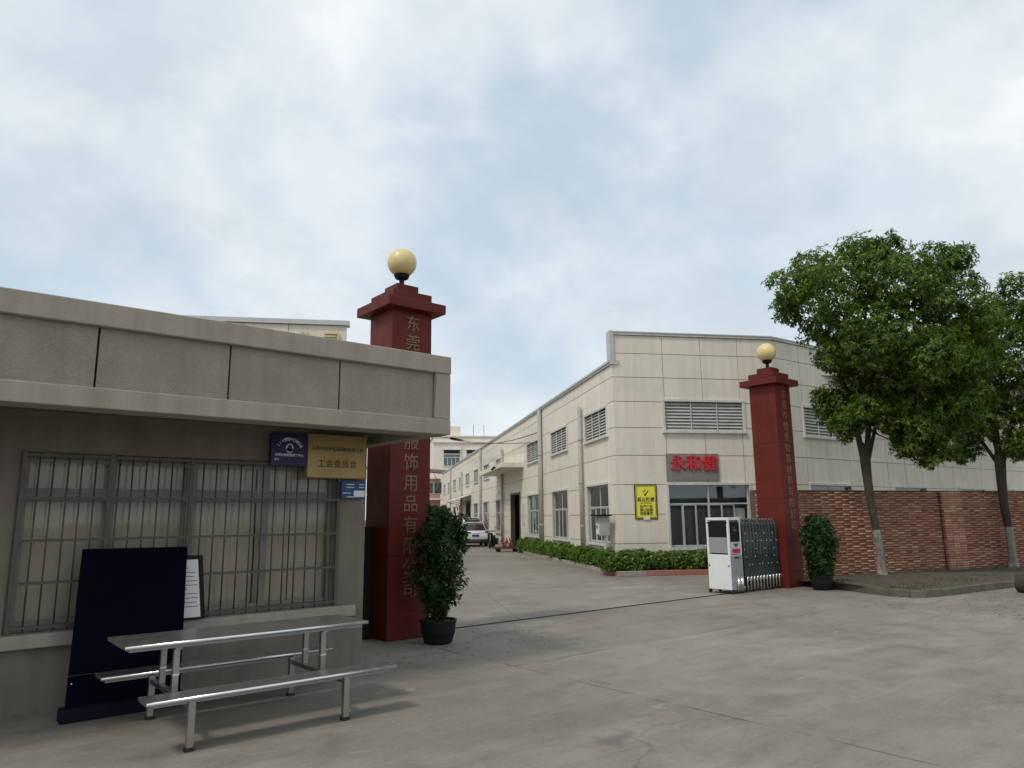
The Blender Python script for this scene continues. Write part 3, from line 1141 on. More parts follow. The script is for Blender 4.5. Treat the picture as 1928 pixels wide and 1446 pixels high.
MB().tube(sag(A, Bm, .25), .03, 5).build('cable', M['wire'], cb)
MB().tube(sag(Bm, Cc, .55), .026, 5).build('cable', M['wire'], cb)
MB().tube(sag(Bm, Cc+Vector((0, 0, -.55)), .2), .02, 5).build('cable', M['wire'], cb)
MB().tube([Bm-Vector((1.0, .3, .0)), Bm-Vector((.7, .2, 0)), Bm+Vector((.5, .1, -.05)), Bm+Vector((.9, .2, -.05))], [.05, .13, .13, .05], 8).build('junction_box', M['black'], cb)

# ================================================================== GATE PILLARS
AX = wallframe((0, 0), 0, -1)       # faces -Y: fn(s,d,z) -> (s,-d,z)


def pillar(x0, y0, label, text, size, zt, pitch, cx, band):
    t = thing('gate_pillar', label, 'gate pillar', (x0+.41, y0+.41, 0), 'red gate pillars')
    w = .82
    sh = MB()
    zs = [0, .44, 1.36, 2.42, 4.0, 5.70]
    for a, b in zip(zs[:-1], zs[1:]):
        blk = MB()
        blk.box(x0, x0+w, y0, y0+w, a+.0025, b-.0025)
        blk.build('granite_block', M['red'], t, bevel=.008)
    MB().box(x0+.01, x0+w-.01, y0+.01, y0+w-.01, 0, 5.7).build('core', M['brown'], t)
    o = .19
    MB().box(x0-o, x0+w+o, y0-o, y0+w+o, 5.70, 5.875).build('cap_slab', M['red'], t, bevel=.008)
    MB().box(x0+.0, x0+w, y0+.0, y0+w, 5.875, 6.07).build('cap_step', M['red'], t, bevel=.008)
    MB().box(x0+.18, x0+w-.18, y0+.18, y0+w-.18, 6.07, 6.25).build('cap_step', M['red'], t, bevel=.008)
    for i, ch in enumerate(text):
        write(ch, size, AX, cx, -y0+.006, zt-i*pitch, M['gold'], t, 'character', .005, .0)
    # globe lamp on top is its own thing
    c = (x0+w/2, y0+w/2, 0)
    g = thing('globe_lamp', band, 'lamp', (c[0], c[1], 6.25), 'globe lamps on the pillars')
    MB().lathe([(.13, 6.25), (.13, 6.27), (.05, 6.29), (.045, 6.40), (.12, 6.43), (.15, 6.50), (.13, 6.51)], c, 20).build('holder', M['black'], g, smooth=False)
    prof = [(.275*sin(a), 6.745-.275*cos(a)) for a in np.linspace(.45, pi-.01, 22)]
    MB().lathe(prof, c, 36).build('globe', M['globe'], g, smooth=True)
    return t


pillar(6.31, 10.97, 'red granite gate pillar rising behind the grey guardhouse roof, with gold characters', '东莞市永和健服饰用品有限公司', .31, 5.45, .358, 6.73,
       'pale yellow globe lamp on the pillar beside the guardhouse')
pillar(18.88, 11.05, 'red granite gate pillar beside the folded gate and the brick wall', '东莞市悦金包装材料有限公司', .27, 5.42, .312, 19.33,
       'pale yellow globe lamp on the pillar beside the folding gate')

# black steel post in the gap beside the guardhouse
gp = thing('gate_post', 'narrow black steel post in the gap between guardhouse wall and red pillar', 'post', (6.2, 11.5, 0))
MB().box(6.12, 6.29, 11.42, 11.56, 0, 1.83).build('shaft', M['black'], gp, bevel=.006)
MB().box(6.11, 6.30, 11.41, 11.57, 1.83, 1.86).build('cap', M['black'], gp)

# ================================================================== FOLDING GATE
gt = thing('folding_gate', 'retracted electric folding gate with white drive cabinet beside the red pillar', 'gate', (17.6, 11.6, 0))
hx0, hx1, hy0, hy1, hz = 16.5, 17.05, 11.26, 11.95, 1.86
hd = MB()
hd.box(hx0, hx1, hy0, hy1, .10, .98)
hd.build('cabinet', M['gatewhite'], gt, bevel=.012)
MB().box(hx0+.02, hx1-.02, hy0-.012, hy0-.001, .14, .96).build('side_panel', M['gategrey'], gt)
fr = MB()
for (a, b) in ((hx0, hx0+.06), (hx1-.06, hx1)):
    for (c, d) in ((hy0, hy0+.06), (hy1-.06, hy1)):
        fr.box(a, b, c, d, .98, hz)
fr.box(hx0, hx1, hy0, hy1, hz, hz+.07)
fr.build('cabinet_frame', M['gatewhite'], gt, bevel=.008)
MB().box(hx0+.02, hx0+.05, hy0+.06, hy1-.06, 1.42, hz-.04).build('dark_window', M['black'], gt)
MB().box(hx0+.02, hx0+.05, hy0+.06, hy1-.06, 1.02, 1.42).build('lower_window', M['gategrey'], gt)
MB().box(hx0+.08, hx1-.08, hy0+.03, hy1-.08, .98, hz).build('motor_housing', M['gatedark'], gt)
MB().box(hx0+.10, hx1-.08, hy0-.008, hy0+.03, 1.33, hz-.05).build('display', M['black'], gt)
MB().box(hx0+.20, hx1-.22, hy0-.012, hy0-.008, 1.58, 1.62).box(hx0+.20, hx1-.26, hy0-.012, hy0-.008, 1.66, 1.68).build('display_text', M['redled'], gt)
MB().box(hx0+.08, hx1-.08, hy0-.010, hy0+.03, 1.0, 1.3).build('control_panel', M['alu'], gt)
MB().box(hx0+.10, hx1-.10, hy0-.016, hy0-.010, 1.02, 1.13).build('red_label', M['redled'], gt)
MB().prism([(hx0+.16, 1.26), (hx1-.16, 1.26), (hx0+.275, 1.16)], -hy0+.010, -hy0+.016, lambda u, v, q: (u, -q, v)).build('arrow_mark', M['gatedark'], gt)
MB().box(hx0+.18, hx1-.18, hy0-.016, hy0-.012, .88, .92).build('name_plate', M['black'], gt)
for y in (hy0+.05, hy1-.05):
    for z in (1.05-.35, 1.80):
        MB().lathe([(.02, 0), (.022, .008), (.01, .012)], (0, 0, 0), 10, lambda a, b, c, y=y, z=z: (hx0-c, y+a, z+b)).build('bolt', M['black'], gt)


def wheel_at(parent, x, y, r, w, name='wheel'):
    MB().lathe([(r*.5, -w/2), (r*.9, -w/2), (r, -w/3), (r, w/3), (r*.9, w/2), (r*.5, w/2)], (0, 0, 0), 16, lambda a, b, c: (x+a, y+c, r+b)).build(name, M['rubber'], parent, smooth=False)


for x in (hx0+.05, hx1-.08):
    for y in (hy0-.0, hy1):
        wheel_at(gt, x, y, .06, .05)
for x in (16.72, 16.88):
    MB().tube([(x, hy0-.03, .06), (x+.02, hy0-.05, .40), (x+.06, hy0-.05, .40), (x+.08, hy0-.03, .06)], .022, 8).build('leg_loop', M['steeledge'], gt, smooth=True)
# folded lattice units
NU = 11
ux0, ux1 = 17.12, 18.80
pit = (ux1-ux0)/NU
for i in range(NU):
    x = ux0+pit*(i+.5)
    u = MB()
    for y in (hy0+.02, hy1-.02):
        u.tube([(x, y, .06), (x, y, 1.80)], .024, 8)
    u.tube([(x, hy0+.02, 1.80), (x, hy0+.10, 1.87), (x, hy1-.10, 1.87), (x, hy1-.02, 1.80)], .024, 8)
    u.tube([(x, hy0+.02, .95), (x, hy1-.02, .95)], .02, 6)
    un = u.build('gate_unit', M['gatedark'], gt, smooth=True)
    lp = MB()
    lp.tube([(x-.05, hy0-.045, .08), (x-.05, hy0-.05, .34), (x-.03, hy0-.05, .39), (x, hy0-.05, .40), (x+.03, hy0-.05, .38), (x+.045, hy0-.045, .30)], .017, 7)
    lp.build('leg_loop', M['steeledge'], un, smooth=True)
    lt = MB()
    for k, y in enumerate((hy0-.005, hy0+.045, hy1-.05)):
        for j in range(3):
            dx = (j-1)*pit*.36
            z0 = .36+.02*j
            lt.tube([(x+dx-.02, y, z0), (x+dx+.02, y+.01, 1.76)], .011, 5)
            lt.tube([(x+dx+.025, y+.012, z0), (x+dx-.025, y+.02, 1.74)], .011, 5)
    lt.build('lattice', M['gatedark'], un)
    pins = MB()
    for j in (1, 4) if i % 3 else (2, 3, 5):
        pins.lathe([(.012, -.012), (.014, 0), (.006, .012)], (0, 0, 0), 6, lambda a, b, c, z=.5+j*.2, x=x, q=random.uniform(-.05, .05): (x+q+a, hy0-.02-c, z+b))
    pins.build('rivet', M['steeledge'], un)
    if i % 2 == 0:
        wheel_at(un, x, hy0+.02, .045, .03)

# ================================================================== BRICK WALL
BWAZ = -18.0
WK = wallframe((19.78, 12.49), BWAZ, -1)
bw = thing('brick_wall', 'red and tan split-face brick boundary wall behind the trees', 'wall', WK(8, 0, 0))
BL, BH, TOP = .285, .0771, 2.70
MB().box(0, 30, -.24, -.012, 0, TOP-.01, WK).build('mortar_core', M['mortar'], bw)
rows = int(TOP/BH)


def brick_geo(mb, s, z, L, H, dep, d0, fn, wob):
    g = .008
    a, b, c, d = s+g, s+L-g, z+g, z+H-g
    i = min(.05, L*.25)
    j = min(.026, H*.36)
    v = [fn(a, d0, c), fn(b, d0, c), fn(b, d0, d), fn(a, d0, d),
         fn(a+i, d0+dep*(1+wob), c+j), fn(b-i, d0+dep*(1-wob), c+j), fn(b-i, d0+dep*(1-wob*.6), d-j*.8), fn(a+i, d0+dep*(1+wob*.7), d-j*.8)]
    mb.add(v, [(4, 5, 6, 7), (0, 1, 5, 4), (1, 2, 6, 5), (2, 3, 7, 6), (3, 0, 4, 7)])


# bricks, nearest first: 300 single ones, the rest one part
cells = []
PIL = [(7.75, 8.65), (13.6, 14.5), (19.5, 20.4)]
for r in range(rows):
    off = 0
    k = 0
    while True:
        s = k*BL-off
        par = (r+k) % 2
        k += 1
        if s > 27:
            break
        a, b = max(s, 0), s+BL
        if b-a < .05:
            continue
        if any(p0-.02 < b and a < p1+.02 for p0, p1 in PIL):
            for p0, p1 in PIL:
                if a < p0 < b and p0-a > .06:
                    cells.append((a, r, p0-a, par))
                if a < p1 < b and b-p1 > .06:
                    cells.append((p1, r, b-p1, par))
            continue
        cells.append((a, r, b-a, par))
cells.sort(key=lambda c: math.hypot(*[q for q in WK(c[0], 0, 0)[:2]])+(0 if c[0] > .5 else 100)+.0001*c[1])
proto = {}
seen = 0
rest, rest_pale = MB(), MB()
e_rot = Matrix.Rotation(R(BWAZ), 4, 'Z')
loc_fn = (lambda s, d, z: (s, -d, z))
for (s, r, L, par) in cells:
    wob = random.uniform(-.35, .35)
    if abs(L-BL) < 1e-3 and seen < 300:
        v = (random.randrange(6), par)
        if v not in proto:
            m = MB()
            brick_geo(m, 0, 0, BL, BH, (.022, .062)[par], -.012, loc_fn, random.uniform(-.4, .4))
            o = m.build('brick', M['brick_pale_lit' if par else 'brick'], bw)
            proto[v] = o.data
        else:
            o = bpy.data.objects.new('brick', proto[v])
            COL.objects.link(o)
            o.parent = bw
            o.matrix_parent_inverse = world_inv(bw)
        o.matrix_basis = Matrix.Translation(WK(s, 0, r*BH)) @ e_rot
        seen += 1
    else:
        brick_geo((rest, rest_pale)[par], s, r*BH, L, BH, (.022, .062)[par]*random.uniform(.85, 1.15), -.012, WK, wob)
ro = rest.build('brickwork', M['brick'], bw)
ro['kind'] = 'stuff'
ro = rest_pale.build('brickwork', M['brick_pale_lit'], bw)
ro['kind'] = 'stuff'
for p0, p1 in PIL:
    MB().box(p0, p1, -.013, .13, 0, TOP, WK).build('pilaster', M['mortar'], bw)
    pb = MB()
    for r in range(rows):
        for k in range(3):
            w = (p1-p0)/3
            brick_geo(pb, p0+k*w, r*BH, w, BH, .028, .13, WK, random.uniform(-.3, .3))
        # return face towards the gate: bricks on edge
        fr_ = (lambda a, b, c, p0=p0: WK(p0-b, a, c))
        brick_geo(pb, 0, r*BH, .14, BH, .02, 0, fr_, random.uniform(-.3, .3))
    q = pb.build('pilaster_brickwork', M['brick_pale_lit'], bw)
    q['kind'] = 'stuff'
for i in range(32):
    MB().box(i*.9+.004, i*.9+.896, -.25, .03, TOP, TOP+.035, WK).build('coping_tile', M['mortar'], bw)

# ================================================================== TREE PLANTER with curved kerb
tp = thing('tree_planter', 'curved concrete kerb round bare soil under the street trees', 'planter', (20.5, 9, 0))
path = [(19.95, 11.0), (19.55, 10.0), (19.05, 9.0), (18.80, 8.35), (18.82, 7.90), (19.10, 7.60), (19.6, 7.45), (20.5, 7.36), (21.5, 7.25), (22.6, 7.1), (24, 6.85), (25.5, 6.55), (27, 6.2), (28.5, 5.8), (30, 5.35), (32, 4.7), (34, 4.05)]


def off_path(p, d):
    out = []
    for i, a in enumerate(p):
        q0, q1 = Vector(p[max(i-1, 0)]), Vector(p[min(i+1, len(p)-1)])
        t = (q1-q0).normalized()
        out.append((a[0]-t.y*d, a[1]+t.x*d))
    return out


inn = off_path(path, .13)
for i in range(len(path)-1):
    g = .006
    a, b = Vector(path[i]), Vector(path[i+1])
    c, d = Vector(inn[i]), Vector(inn[i+1])
    a2, b2 = a.lerp(b, g), b.lerp(a, g)
    c2, d2 = c.lerp(d, g), d.lerp(c, g)
    h = .17+.012*sin(i*2.7)
    MB().hexa([(*a2, 0), (*b2, 0), (*d2, 0), (*c2, 0), (*a2, h), (*b2, h), (*d2, h), (*c2, h)]).build('kerb_stone', M['kerb'], tp, bevel=.014)
# soil sheet, mounded a little
inner = inn
wallpts = [WK(max(0, (p[0]-19.78)/cos(R(BWAZ))), .0, 0)[:2] for p in inn]
mb = MB()
vs, fs = [], []
K = 6
for i, (a, b) in enumerate(zip(inner, wallpts)):
    for k in range(K+1):
        t = k/K
        vs.append((a[0]+(b[0]-a[0])*t, a[1]+(b[1]-a[1])*t, .13+.10*sin(pi*min(t*1.1, 1))*(.6+.4*sin(i*1.7+k))))
for i in range(len(inner)-1):
    for k in range(K):
        q = i*(K+1)+k
        fs.append((q, q+K+1, q+K+2, q+1))
mb.add(vs, fs).build('soil', M['soil'], tp, smooth=True)
# weeds on the soil
n = 2600
ii = rng.integers(0, len(inner)-1, n)
tt = rng.uniform(0, 1, n)
kk = rng.uniform(0, 1, n)**1.5
I, J = np.array(inner), np.array(wallpts)
A_ = I[ii]*(1-tt[:, None])+I[ii+1]*tt[:, None]
B_ = J[ii]*(1-tt[:, None])+J[ii+1]*tt[:, None]
Pg = A_*(1-kk[:, None])+B_*kk[:, None]
keep = (np.sin(Pg[:, 0]*2.3)+np.sin(Pg[:, 1]*3.1+1)) > .3
Pg = Pg[keep]
n = len(Pg)
C3 = np.column_stack([Pg, np.full(n, .15)])
Dg = np.column_stack([rng.normal(size=(n, 2))*.5, np.ones(n)])
gr = leaf_mesh('weeds', C3, Dg, unit(n), rng.uniform(.05, .13, n), np.full(n, .02), M['grass'])
tag(gr, 'thin green weeds sprouting on the soil under the trees', 'weeds', None, 'stuff')

# ================================================================== TREES


def tree(base, lean, forks, clumps, label, tips_per, trunk_r, seed):
    rs = random.Random(seed)
    t = thing('street_tree', label, 'tree', base, 'street trees by the brick wall')
    b = Vector(base)
    away = Vector((b.x, b.y, 0)).normalized()
    right = Vector((away.y, -away.x, 0))
    W3 = lambda l, dpt, z: b + right*l + away*dpt + Vector((0, 0, z-b.z))
    fz = forks['z']
    fl = forks['l']
    tr_ = MB()
    zs = [0, .25, .8, 1.4, 2.2, 3.0, fz]
    zs += [fz+.3, fz+.55]
    pts = [W3(fl*(z/fz)**1.4 + .03*sin(z*2), .02*sin(z*3), z+b.z) for z in zs]
    rad = [trunk_r*k for k in (1.35, 1.0, .86, .84, .92, 1.05, 1.22, .85, .3)]
    tr_.tube(pts, rad, 12)
    # limbs to every clump
    fork = pts[-3]
    mains = []
    for (l, d, z, r) in forks['mains']:
        p2 = W3(l, d, z)
        mid = fork.lerp(p2, .5)+Vector((rs.uniform(-.1, .1), rs.uniform(-.1, .1), .15))
        tr_.tube([fork-Vector((0, 0, .35)), mid, p2], [trunk_r*r*1.05, trunk_r*r*.85, trunk_r*r*.55], 9)
        mains.append((mid, p2, trunk_r*r))
    for (l, d, z, r) in clumps:
        c = W3(l, d, z)
        m0 = min(mains, key=lambda m: (m[1]-c).length)
        st = m0[0].lerp(m0[1], rs.uniform(.5, 1.0))
        q1 = st.lerp(c, .45)+Vector((rs.uniform(-.2, .2), rs.uniform(-.2, .2), -.1))
        rr = m0[2]*.35
        tr_.tube([st, q1, c], [rr, rr*.7, rr*.3], 7)
        for _ in range(7):
            u = Vector((rs.gauss(0, 1), rs.gauss(0, 1), rs.gauss(.2, .8))).normalized()*r*rs.uniform(.5, .85)
            tr_.tube([q1.lerp(c, rs.uniform(.4, 1)), c+u*.5+Vector((0, 0, .04)), c+u], [rr*.3, rr*.2, rr*.1], 5)
    tr_.build('trunk', M['bark'], t, smooth=True)
    # lime-washed foot
    lw = MB()
    lw.tube([p for p in pts[0:4]], [x+.006 for x in rad[0:4]], 12, cap=False)
    lw.build('lime_wash', M['lime'], t, smooth=True, fix=False)
    Cs, Ds, Ns, Ls, Ws = [], [], [], [], []
    for (l, d, z, r) in clumps:
        n = max(12, int(tips_per*r*r*1.25))
        c = np.array(W3(l, d, z))
        u = unit(n)
        rad_ = r*(.35+.72*rng.uniform(0, 1, n)**.45)
        wv = 1+.22*np.sin(u[:, 0]*5+l)*np.sin(u[:, 2]*6+d)
        P = c+u*(rad_*wv)[:, None]*np.array([1, 1, .86])
        D = u+np.array([0, 0, .25])+.35*unit(n)
        D /= np.linalg.norm(D, axis=1, keepdims=True)
        for arr, x in zip((Cs, Ds, Ns, Ls, Ws), rosettes(P, D, 10, .175, .052, .42, 1.0)):
            arr.append(x)
    leaf_mesh('crown', np.concatenate(Cs), np.concatenate(Ds), np.concatenate(Ns), np.concatenate(Ls), np.concatenate(Ws), M['leaf_tree'], t)
    return t


def px_clumps(lst, x0, kx, y0, z0, kz, seed):
    r_ = random.Random(seed)
    return [((x-x0)*kx, r_.uniform(-1.4, 1.4), z0-(y-y0)*kz, r*kx) for x, y, r in lst]


c1 = [(-1.80, -.3, 9.55, .85), (-2.0, .5, 8.95, .62), (-1.1, .6, 10.3, .80), (.25, -.2, 10.35, .75), (1.05, .4, 10.45, .72), (2.45, .2, 9.75, .82), (2.95, -.3, 9.7, .50),
      (-.35, -1.0, 8.9, 1.2), (1.2, -.9, 8.9, 1.25), (2.55, -.5, 8.35, 1.05), (-1.0, .8, 8.2, .8), (-.0, 1.1, 7.4, 1.2), (1.4, 1.0, 7.2, 1.3), (2.7, .6, 6.9, 1.2),
      (.5, -1.5, 7.2, 1.1), (-.75, -.4, 7.0, .65), (1.9, -1.4, 6.6, 1.0), (3.2, -.2, 7.6, .75),
      (-.75, .4, 5.35, .78), (-1.15, .0, 5.75, .45), (-.6, -.5, 4.7, .55), (.35, .9, 5.6, .95), (1.6, .6, 5.4, 1.1), (2.6, .5, 5.5, .9),
      (1.35, -.3, 4.55, .7), (1.75, .3, 4.0, .48), (2.3, .6, 4.7, .6), (.9, .2, 4.5, .5), (-.2, .2, 6.2, .7), (.9, -.3, 6.2, .9), (.0, -.9, 5.2, .5), (1.0, -.5, 3.95, .42), (1.55, -.2, 3.6, .35), (.55, -.7, 4.9, .55), (2.0, .0, 3.9, .45)]
tree((23.17, 10.46, .1), 0, {'z': 3.55, 'l': -.18, 'mains': [(-.42, .1, 5.3, .78), (.35, -.1, 6.0, .72), (-.9, .2, 7.6, .4), (1.3, .1, 7.2, .45)]}, c1,
     'leafy street tree with a forked lime-washed trunk nearest the folding gate', 280, .128, 3)
c2 = [(.3, .2, 9.3, .75), (1.1, -.2, 10.0, .5), (1.3, .3, 9.0, .9), (.1, -.4, 8.2, 1.0), (-.8, .3, 7.9, .9), (1.0, -.5, 7.3, 1.1), (-.4, .6, 6.7, 1.05), (-1.3, .0, 6.6, .85), (-1.55, .4, 5.6, .5),
      (.8, .4, 5.9, 1.1), (-.3, -.3, 5.2, .8), (-.85, .2, 4.35, .5), (1.2, .2, 4.6, .95), (-1.1, -.2, 4.0, .3), (2.2, .2, 8.6, 1.2), (2.5, -.3, 6.8, 1.3), (2.2, .2, 5.0, 1.0), (3.2, .3, 7.6, 1.2), (-.2, -.9, 7.2, .9), (-1.9, .1, 7.4, .7), (-1.75, .5, 6.2, .65), (-.6, .2, 8.7, .6), (-1.0, -.4, 5.0, .5), (.6, -.4, 4.2, .6)]
tree((29.57, 8.90, .1), 0, {'z': 3.75, 'l': .0, 'mains': [(-1.0, .1, 5.2, .45), (.1, .1, 6.5, .8), (1.2, .0, 6.2, .5), (-.4, .3, 7.4, .4)]}, c2,
     'dark leafy street tree partly cut by the picture edge, further along the brick wall', 265, .15, 5)


# ================================================================== POTTED SHRUBS
def potted(x, y, label, h, rx, ntips, seed, lean=0.0, zlow=.45):
    t = thing('potted_shrub', label, 'potted plant', (x, y, 0), 'shrubs in black pots at the pillars')
    MB().lathe([(.19, 0), (.225, .02), (.275, .18), (.29, .34), (.305, .345), (.305, .375), (.285, .375), (.27, .33), (.05, .33)], (x, y, 0), 28).build('pot', M['pot'], t, smooth=False)
    MB().lathe([(.26, .332), (.2, .345), (.02, .35)], (x, y, 0), 16).build('soil', M['soil'], t)
    rs = random.Random(seed)
    st = MB()
    ends = []
    for i in range(16):
        a = rs.uniform(0, 2*pi)
        r0 = rs.uniform(.02, .13)
        r1 = rs.uniform(.1, rx*.85)
        z1 = rs.uniform(.8, h-.2)
        p0 = Vector((x+r0*cos(a), y+r0*sin(a), .34))
        p2 = Vector((x+r1*cos(a)+lean, y+r1*sin(a), z1))
        p1 = p0.lerp(p2, .5)+Vector((rs.uniform(-.04, .04), rs.uniform(-.04, .04), .08))
        st.tube([p0, p1, p2], [.013, .009, .005], 6)
    st.build('stem', M['bark'], t, smooth=True)
    n = ntips
    z = zlow+(h-.05-zlow)*rng.uniform(0, 1, n)**.85
    th = rng.uniform(0, 2*pi, n)
    f_ = (z-zlow)/(h-zlow)
    prof = np.clip(.52+1.15*f_, 0, 1.06)*np.clip(1.02-np.clip(f_-.62, 0, 1)**2*4.6, .25, 1)
    rr = rx*prof*rng.uniform(.12, 1.05, n)**.5*(1+.20*np.sin(th*3+z*5))
    P = np.column_stack([x+lean*f_+rr*np.cos(th), y+rr*np.sin(th), z])
    D = np.column_stack([np.cos(th)*.8, np.sin(th)*.8, np.full(n, .55)])+.5*unit(n)
    D /= np.linalg.norm(D, axis=1, keepdims=True)
    # stray shoots standing out of the outline
    for i in range(26):
        q = rs.randrange(n)
        b = Vector(P[q])
        o = Vector((b.x-x-lean*.5, b.y-y, 0))
        o = (o.normalized() if o.length > 1e-3 else Vector((1, 0, 0)))*rs.uniform(.06, .16)+Vector((0, 0, rs.uniform(-.02, .15)))
        k = 4
        P = np.concatenate([P, [tuple(b+o*((j+1)/k)) for j in range(k)]])
        D = np.concatenate([D, [tuple(o.normalized())]*k])
    leaf_mesh('foliage', *rosettes(P, D, 7, .105, .042, .12, .9), M['leaf_bush'], t)
    return t


potted(6.88, 10.30, 'tall leafy shrub in a black pot before the pillar beside the guardhouse', 2.20, .43, 640, 21, .06)
potted(19.12, 10.25, 'rounded dense shrub in a black pot between the folding gate pillar and brick wall', 1.98, .42, 1150, 22, .05, .24)

# ================================================================== GUARDHOUSE
gh = thing('guardhouse', 'grey concrete guardhouse with deep flat roof edge and barred window', 'building', (2.5, 9.6, 0))
YW = 9.6
X0, X1 = -7.0, 5.13
wz0, wz1, wx0, wx1 = .83, 2.77, .90, 4.72
g = MB()
GW = wallframe((0, YW), 0, -1)
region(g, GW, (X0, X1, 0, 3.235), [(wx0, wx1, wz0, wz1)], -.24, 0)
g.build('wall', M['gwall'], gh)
MB().box(X1-.24, X1, YW+.24, 14, 0, 3.235).build('wall', M['gwall'], gh)
MB().box(X0, X1, 14, 14.24, 0, 3.235).build('wall', M['gwall'], gh)
MB().box(X0, X0+.24, YW+.24, 14, 0, 3.235).build('wall', M['gwall'], gh)
MB().box(X0+.24, X1-.24, YW+.24, 14, 0, .02).build('floor', M['room'], gh)
# roof slab and parapet ring
RX, RY = 5.645, 8.20
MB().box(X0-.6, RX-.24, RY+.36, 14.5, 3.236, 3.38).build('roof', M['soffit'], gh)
ZA, ZB, ZC, ZD = 3.115, 3.325, 3.96, 4.205
MB().box(X0-.6, RX, RY-.02, RY+.355, ZA, ZB).build('lower_fascia', M['concrete'], gh, bevel=.012)
MB().box(X0-.6, RX, RY-.03, RY+.30, ZC, ZD).build('coping', M['concrete'], gh, bevel=.012)
MB().box(5.405, RX-.002, RY-.015, RY+.30, ZB+.002, ZC-.002).build('end_pier', M['concrete'], gh, bevel=.01)
MB().box(RX-.235, RX-.01, RY+.357, 14.5, ZA+.004, ZD-.005).build('side_fascia', M['concrete'], gh, bevel=.01)
jx = [X0-.6, -1.5, -.05, 1.326, 2.652, 4.005, 5.403]
for a, b in zip(jx[:-1], jx[1:]):
    MB().box(a+.011, b-.011, RY+.05, RY+.2, ZB+.002, ZC-.002).build('fascia_panel', M['stucco'], gh)
MB().box(X0-.6, 5.40, RY+.201, RY+.25, ZB+.002, ZC-.002).build('parapet_back', M['void'], gh)
# flaked pale patches on the lower fascia near the corner
fl = MB()
rs = random.Random(4)
for i in range(13):
    x = 4.12+i*.055+rs.uniform(-.02, .02)
    z = 3.225+rs.uniform(-.03, .03)
    w, h = rs.uniform(.006, .018), rs.uniform(.012, .04)
    poly = [(x+w*cos(a)*rs.uniform(.6, 1.2), z+h*sin(a)*rs.uniform(.6, 1.2)) for a in np.linspace(0, 2*pi, 7)[:-1]]
    fl.prism(poly, -RY+.021, -RY+.0235, lambda u, v, q: (u, -q, v))
flk = fl.build('flaked_paint', M['kerb_plain'], gh)
flk['kind'] = 'stuff'
# sill
MB().box(.2, 4.97, YW-.10, YW-.001, .675, .82).build('sill', M['concrete'], gh, bevel=.01)
# room behind the window
MB().box(X0+.3, X1-.3, 12.9, 13.0, .02, 3.2).build('interior_wall', M['room'], gh)
# aluminium sliding window
w = MB()
fy0, fy1 = YW+.10, YW+.15
w.box(wx0, wx0+.06, fy0, fy1, wz0, wz1)
w.box(wx1-.06, wx1, fy0, fy1, wz0, wz1)
w.box(wx0+.06, wx1-.06, fy0, fy1, wz0, wz0+.06)
w.box(wx0+.06, wx1-.06, fy0, fy1, wz1-.06, wz1)
w.box(wx0+.06, wx1-.06, fy0, fy1, 2.27, 2.33)
win = w.build('window', M['alu_dull'], gh)
xs = [wx0+.06, 1.84, 2.74, 3.70, wx1-.06]
for i in range(4):
    a, b = xs[i]+.003, xs[i+1]-.003
    dy = .012 if i % 2 else -.012
    y = YW+.125+dy
    for z0, z1 in ((wz0+.063, 2.267), (2.333, wz1-.063)):
        s_ = MB()
        q = .045
        s_.box(a, a+q, y-.011, y+.011, z0, z1)
        s_.box(b-q, b, y-.011, y+.011, z0, z1)
        s_.box(a+q, b-q, y-.011, y+.011, z0, z0+q)
        s_.box(a+q, b-q, y-.011, y+.011, z1-q, z1)
        s_.build('sash', M['alu_dull'], win)
        MB().box(a+q, b-q, y-.003, y+.003, z0+q, z1-q).build('pane', M['glass_clear'], win)
# cream blinds across the left lights; right sheets added in place of reflections
for xa, xb, za in ((wx0, 2.72, wz0), (2.74, 3.62, wz0), (3.64, 4.1, wz0), (4.12, wx1, wz0)):
    vs, fs = [], []
    N = 40
    for i in range(N+1):
        x = xa+(xb-xa)*i/N
        y = YW+.27+.006*sin(x*23)+.004*sin(x*61)
        vs += [(x, y, za), (x, y, wz1)]
    for i in range(N):
        fs.append((2*i, 2*i+2, 2*i+3, 2*i+1))
    MB().add(vs, fs).build('blind_and_reflection', M['curtain'], win)
# desk with papers behind the glass
MB().box(3.0, 4.6, YW+.45, YW+1.1, .72, .78).build('desk', M['soffit'], gh)
MB().box(3.3, 3.75, YW+.5, YW+.8, .781, 1.12).box(4.0, 4.35, YW+.5, YW+.75, .781, 1.0).build('desk_clutter', M['paper'], gh)
# window grille
gy = YW-.02
gr_ = MB()
for z in (wz1-.035, 2.262, 1.80, 1.345, .885):
    gr_.box(.93, 4.70, gy-.012, gy+.012, z-.014, z+.014)
for x in (.94, 1.80, 2.70, 4.69):
    gr_.box(x-.022, x+.022, gy-.015, gy+.015, wz0+.005, wz1-.005)
grille = gr_.build('window_grille', M['bar'], gh)
bx = [1.08, 1.22, 1.36, 1.50, 1.64, 1.88, 2.02, 2.17, 2.32, 2.46, 2.60] + [2.84+i*.154 for i in range(12)]
pb_ = MB().tube([(0, 0, .835), (0, 0, 2.765)], .0095, 7)
b0 = pb_.build('bar', M['bar'], grille, smooth=True)
b0.location = (bx[0], gy, 0)
for x in bx[1:]:
    c = b0.copy()
    COL.objects.link(c)
    c.location = (x+random.uniform(-.006, .006), gy+random.uniform(-.003, .003), 0)

# ------------------------------------------------------------------ signs on the guardhouse
SY = -9.50                           # outward distance of the sign faces (d = -y)


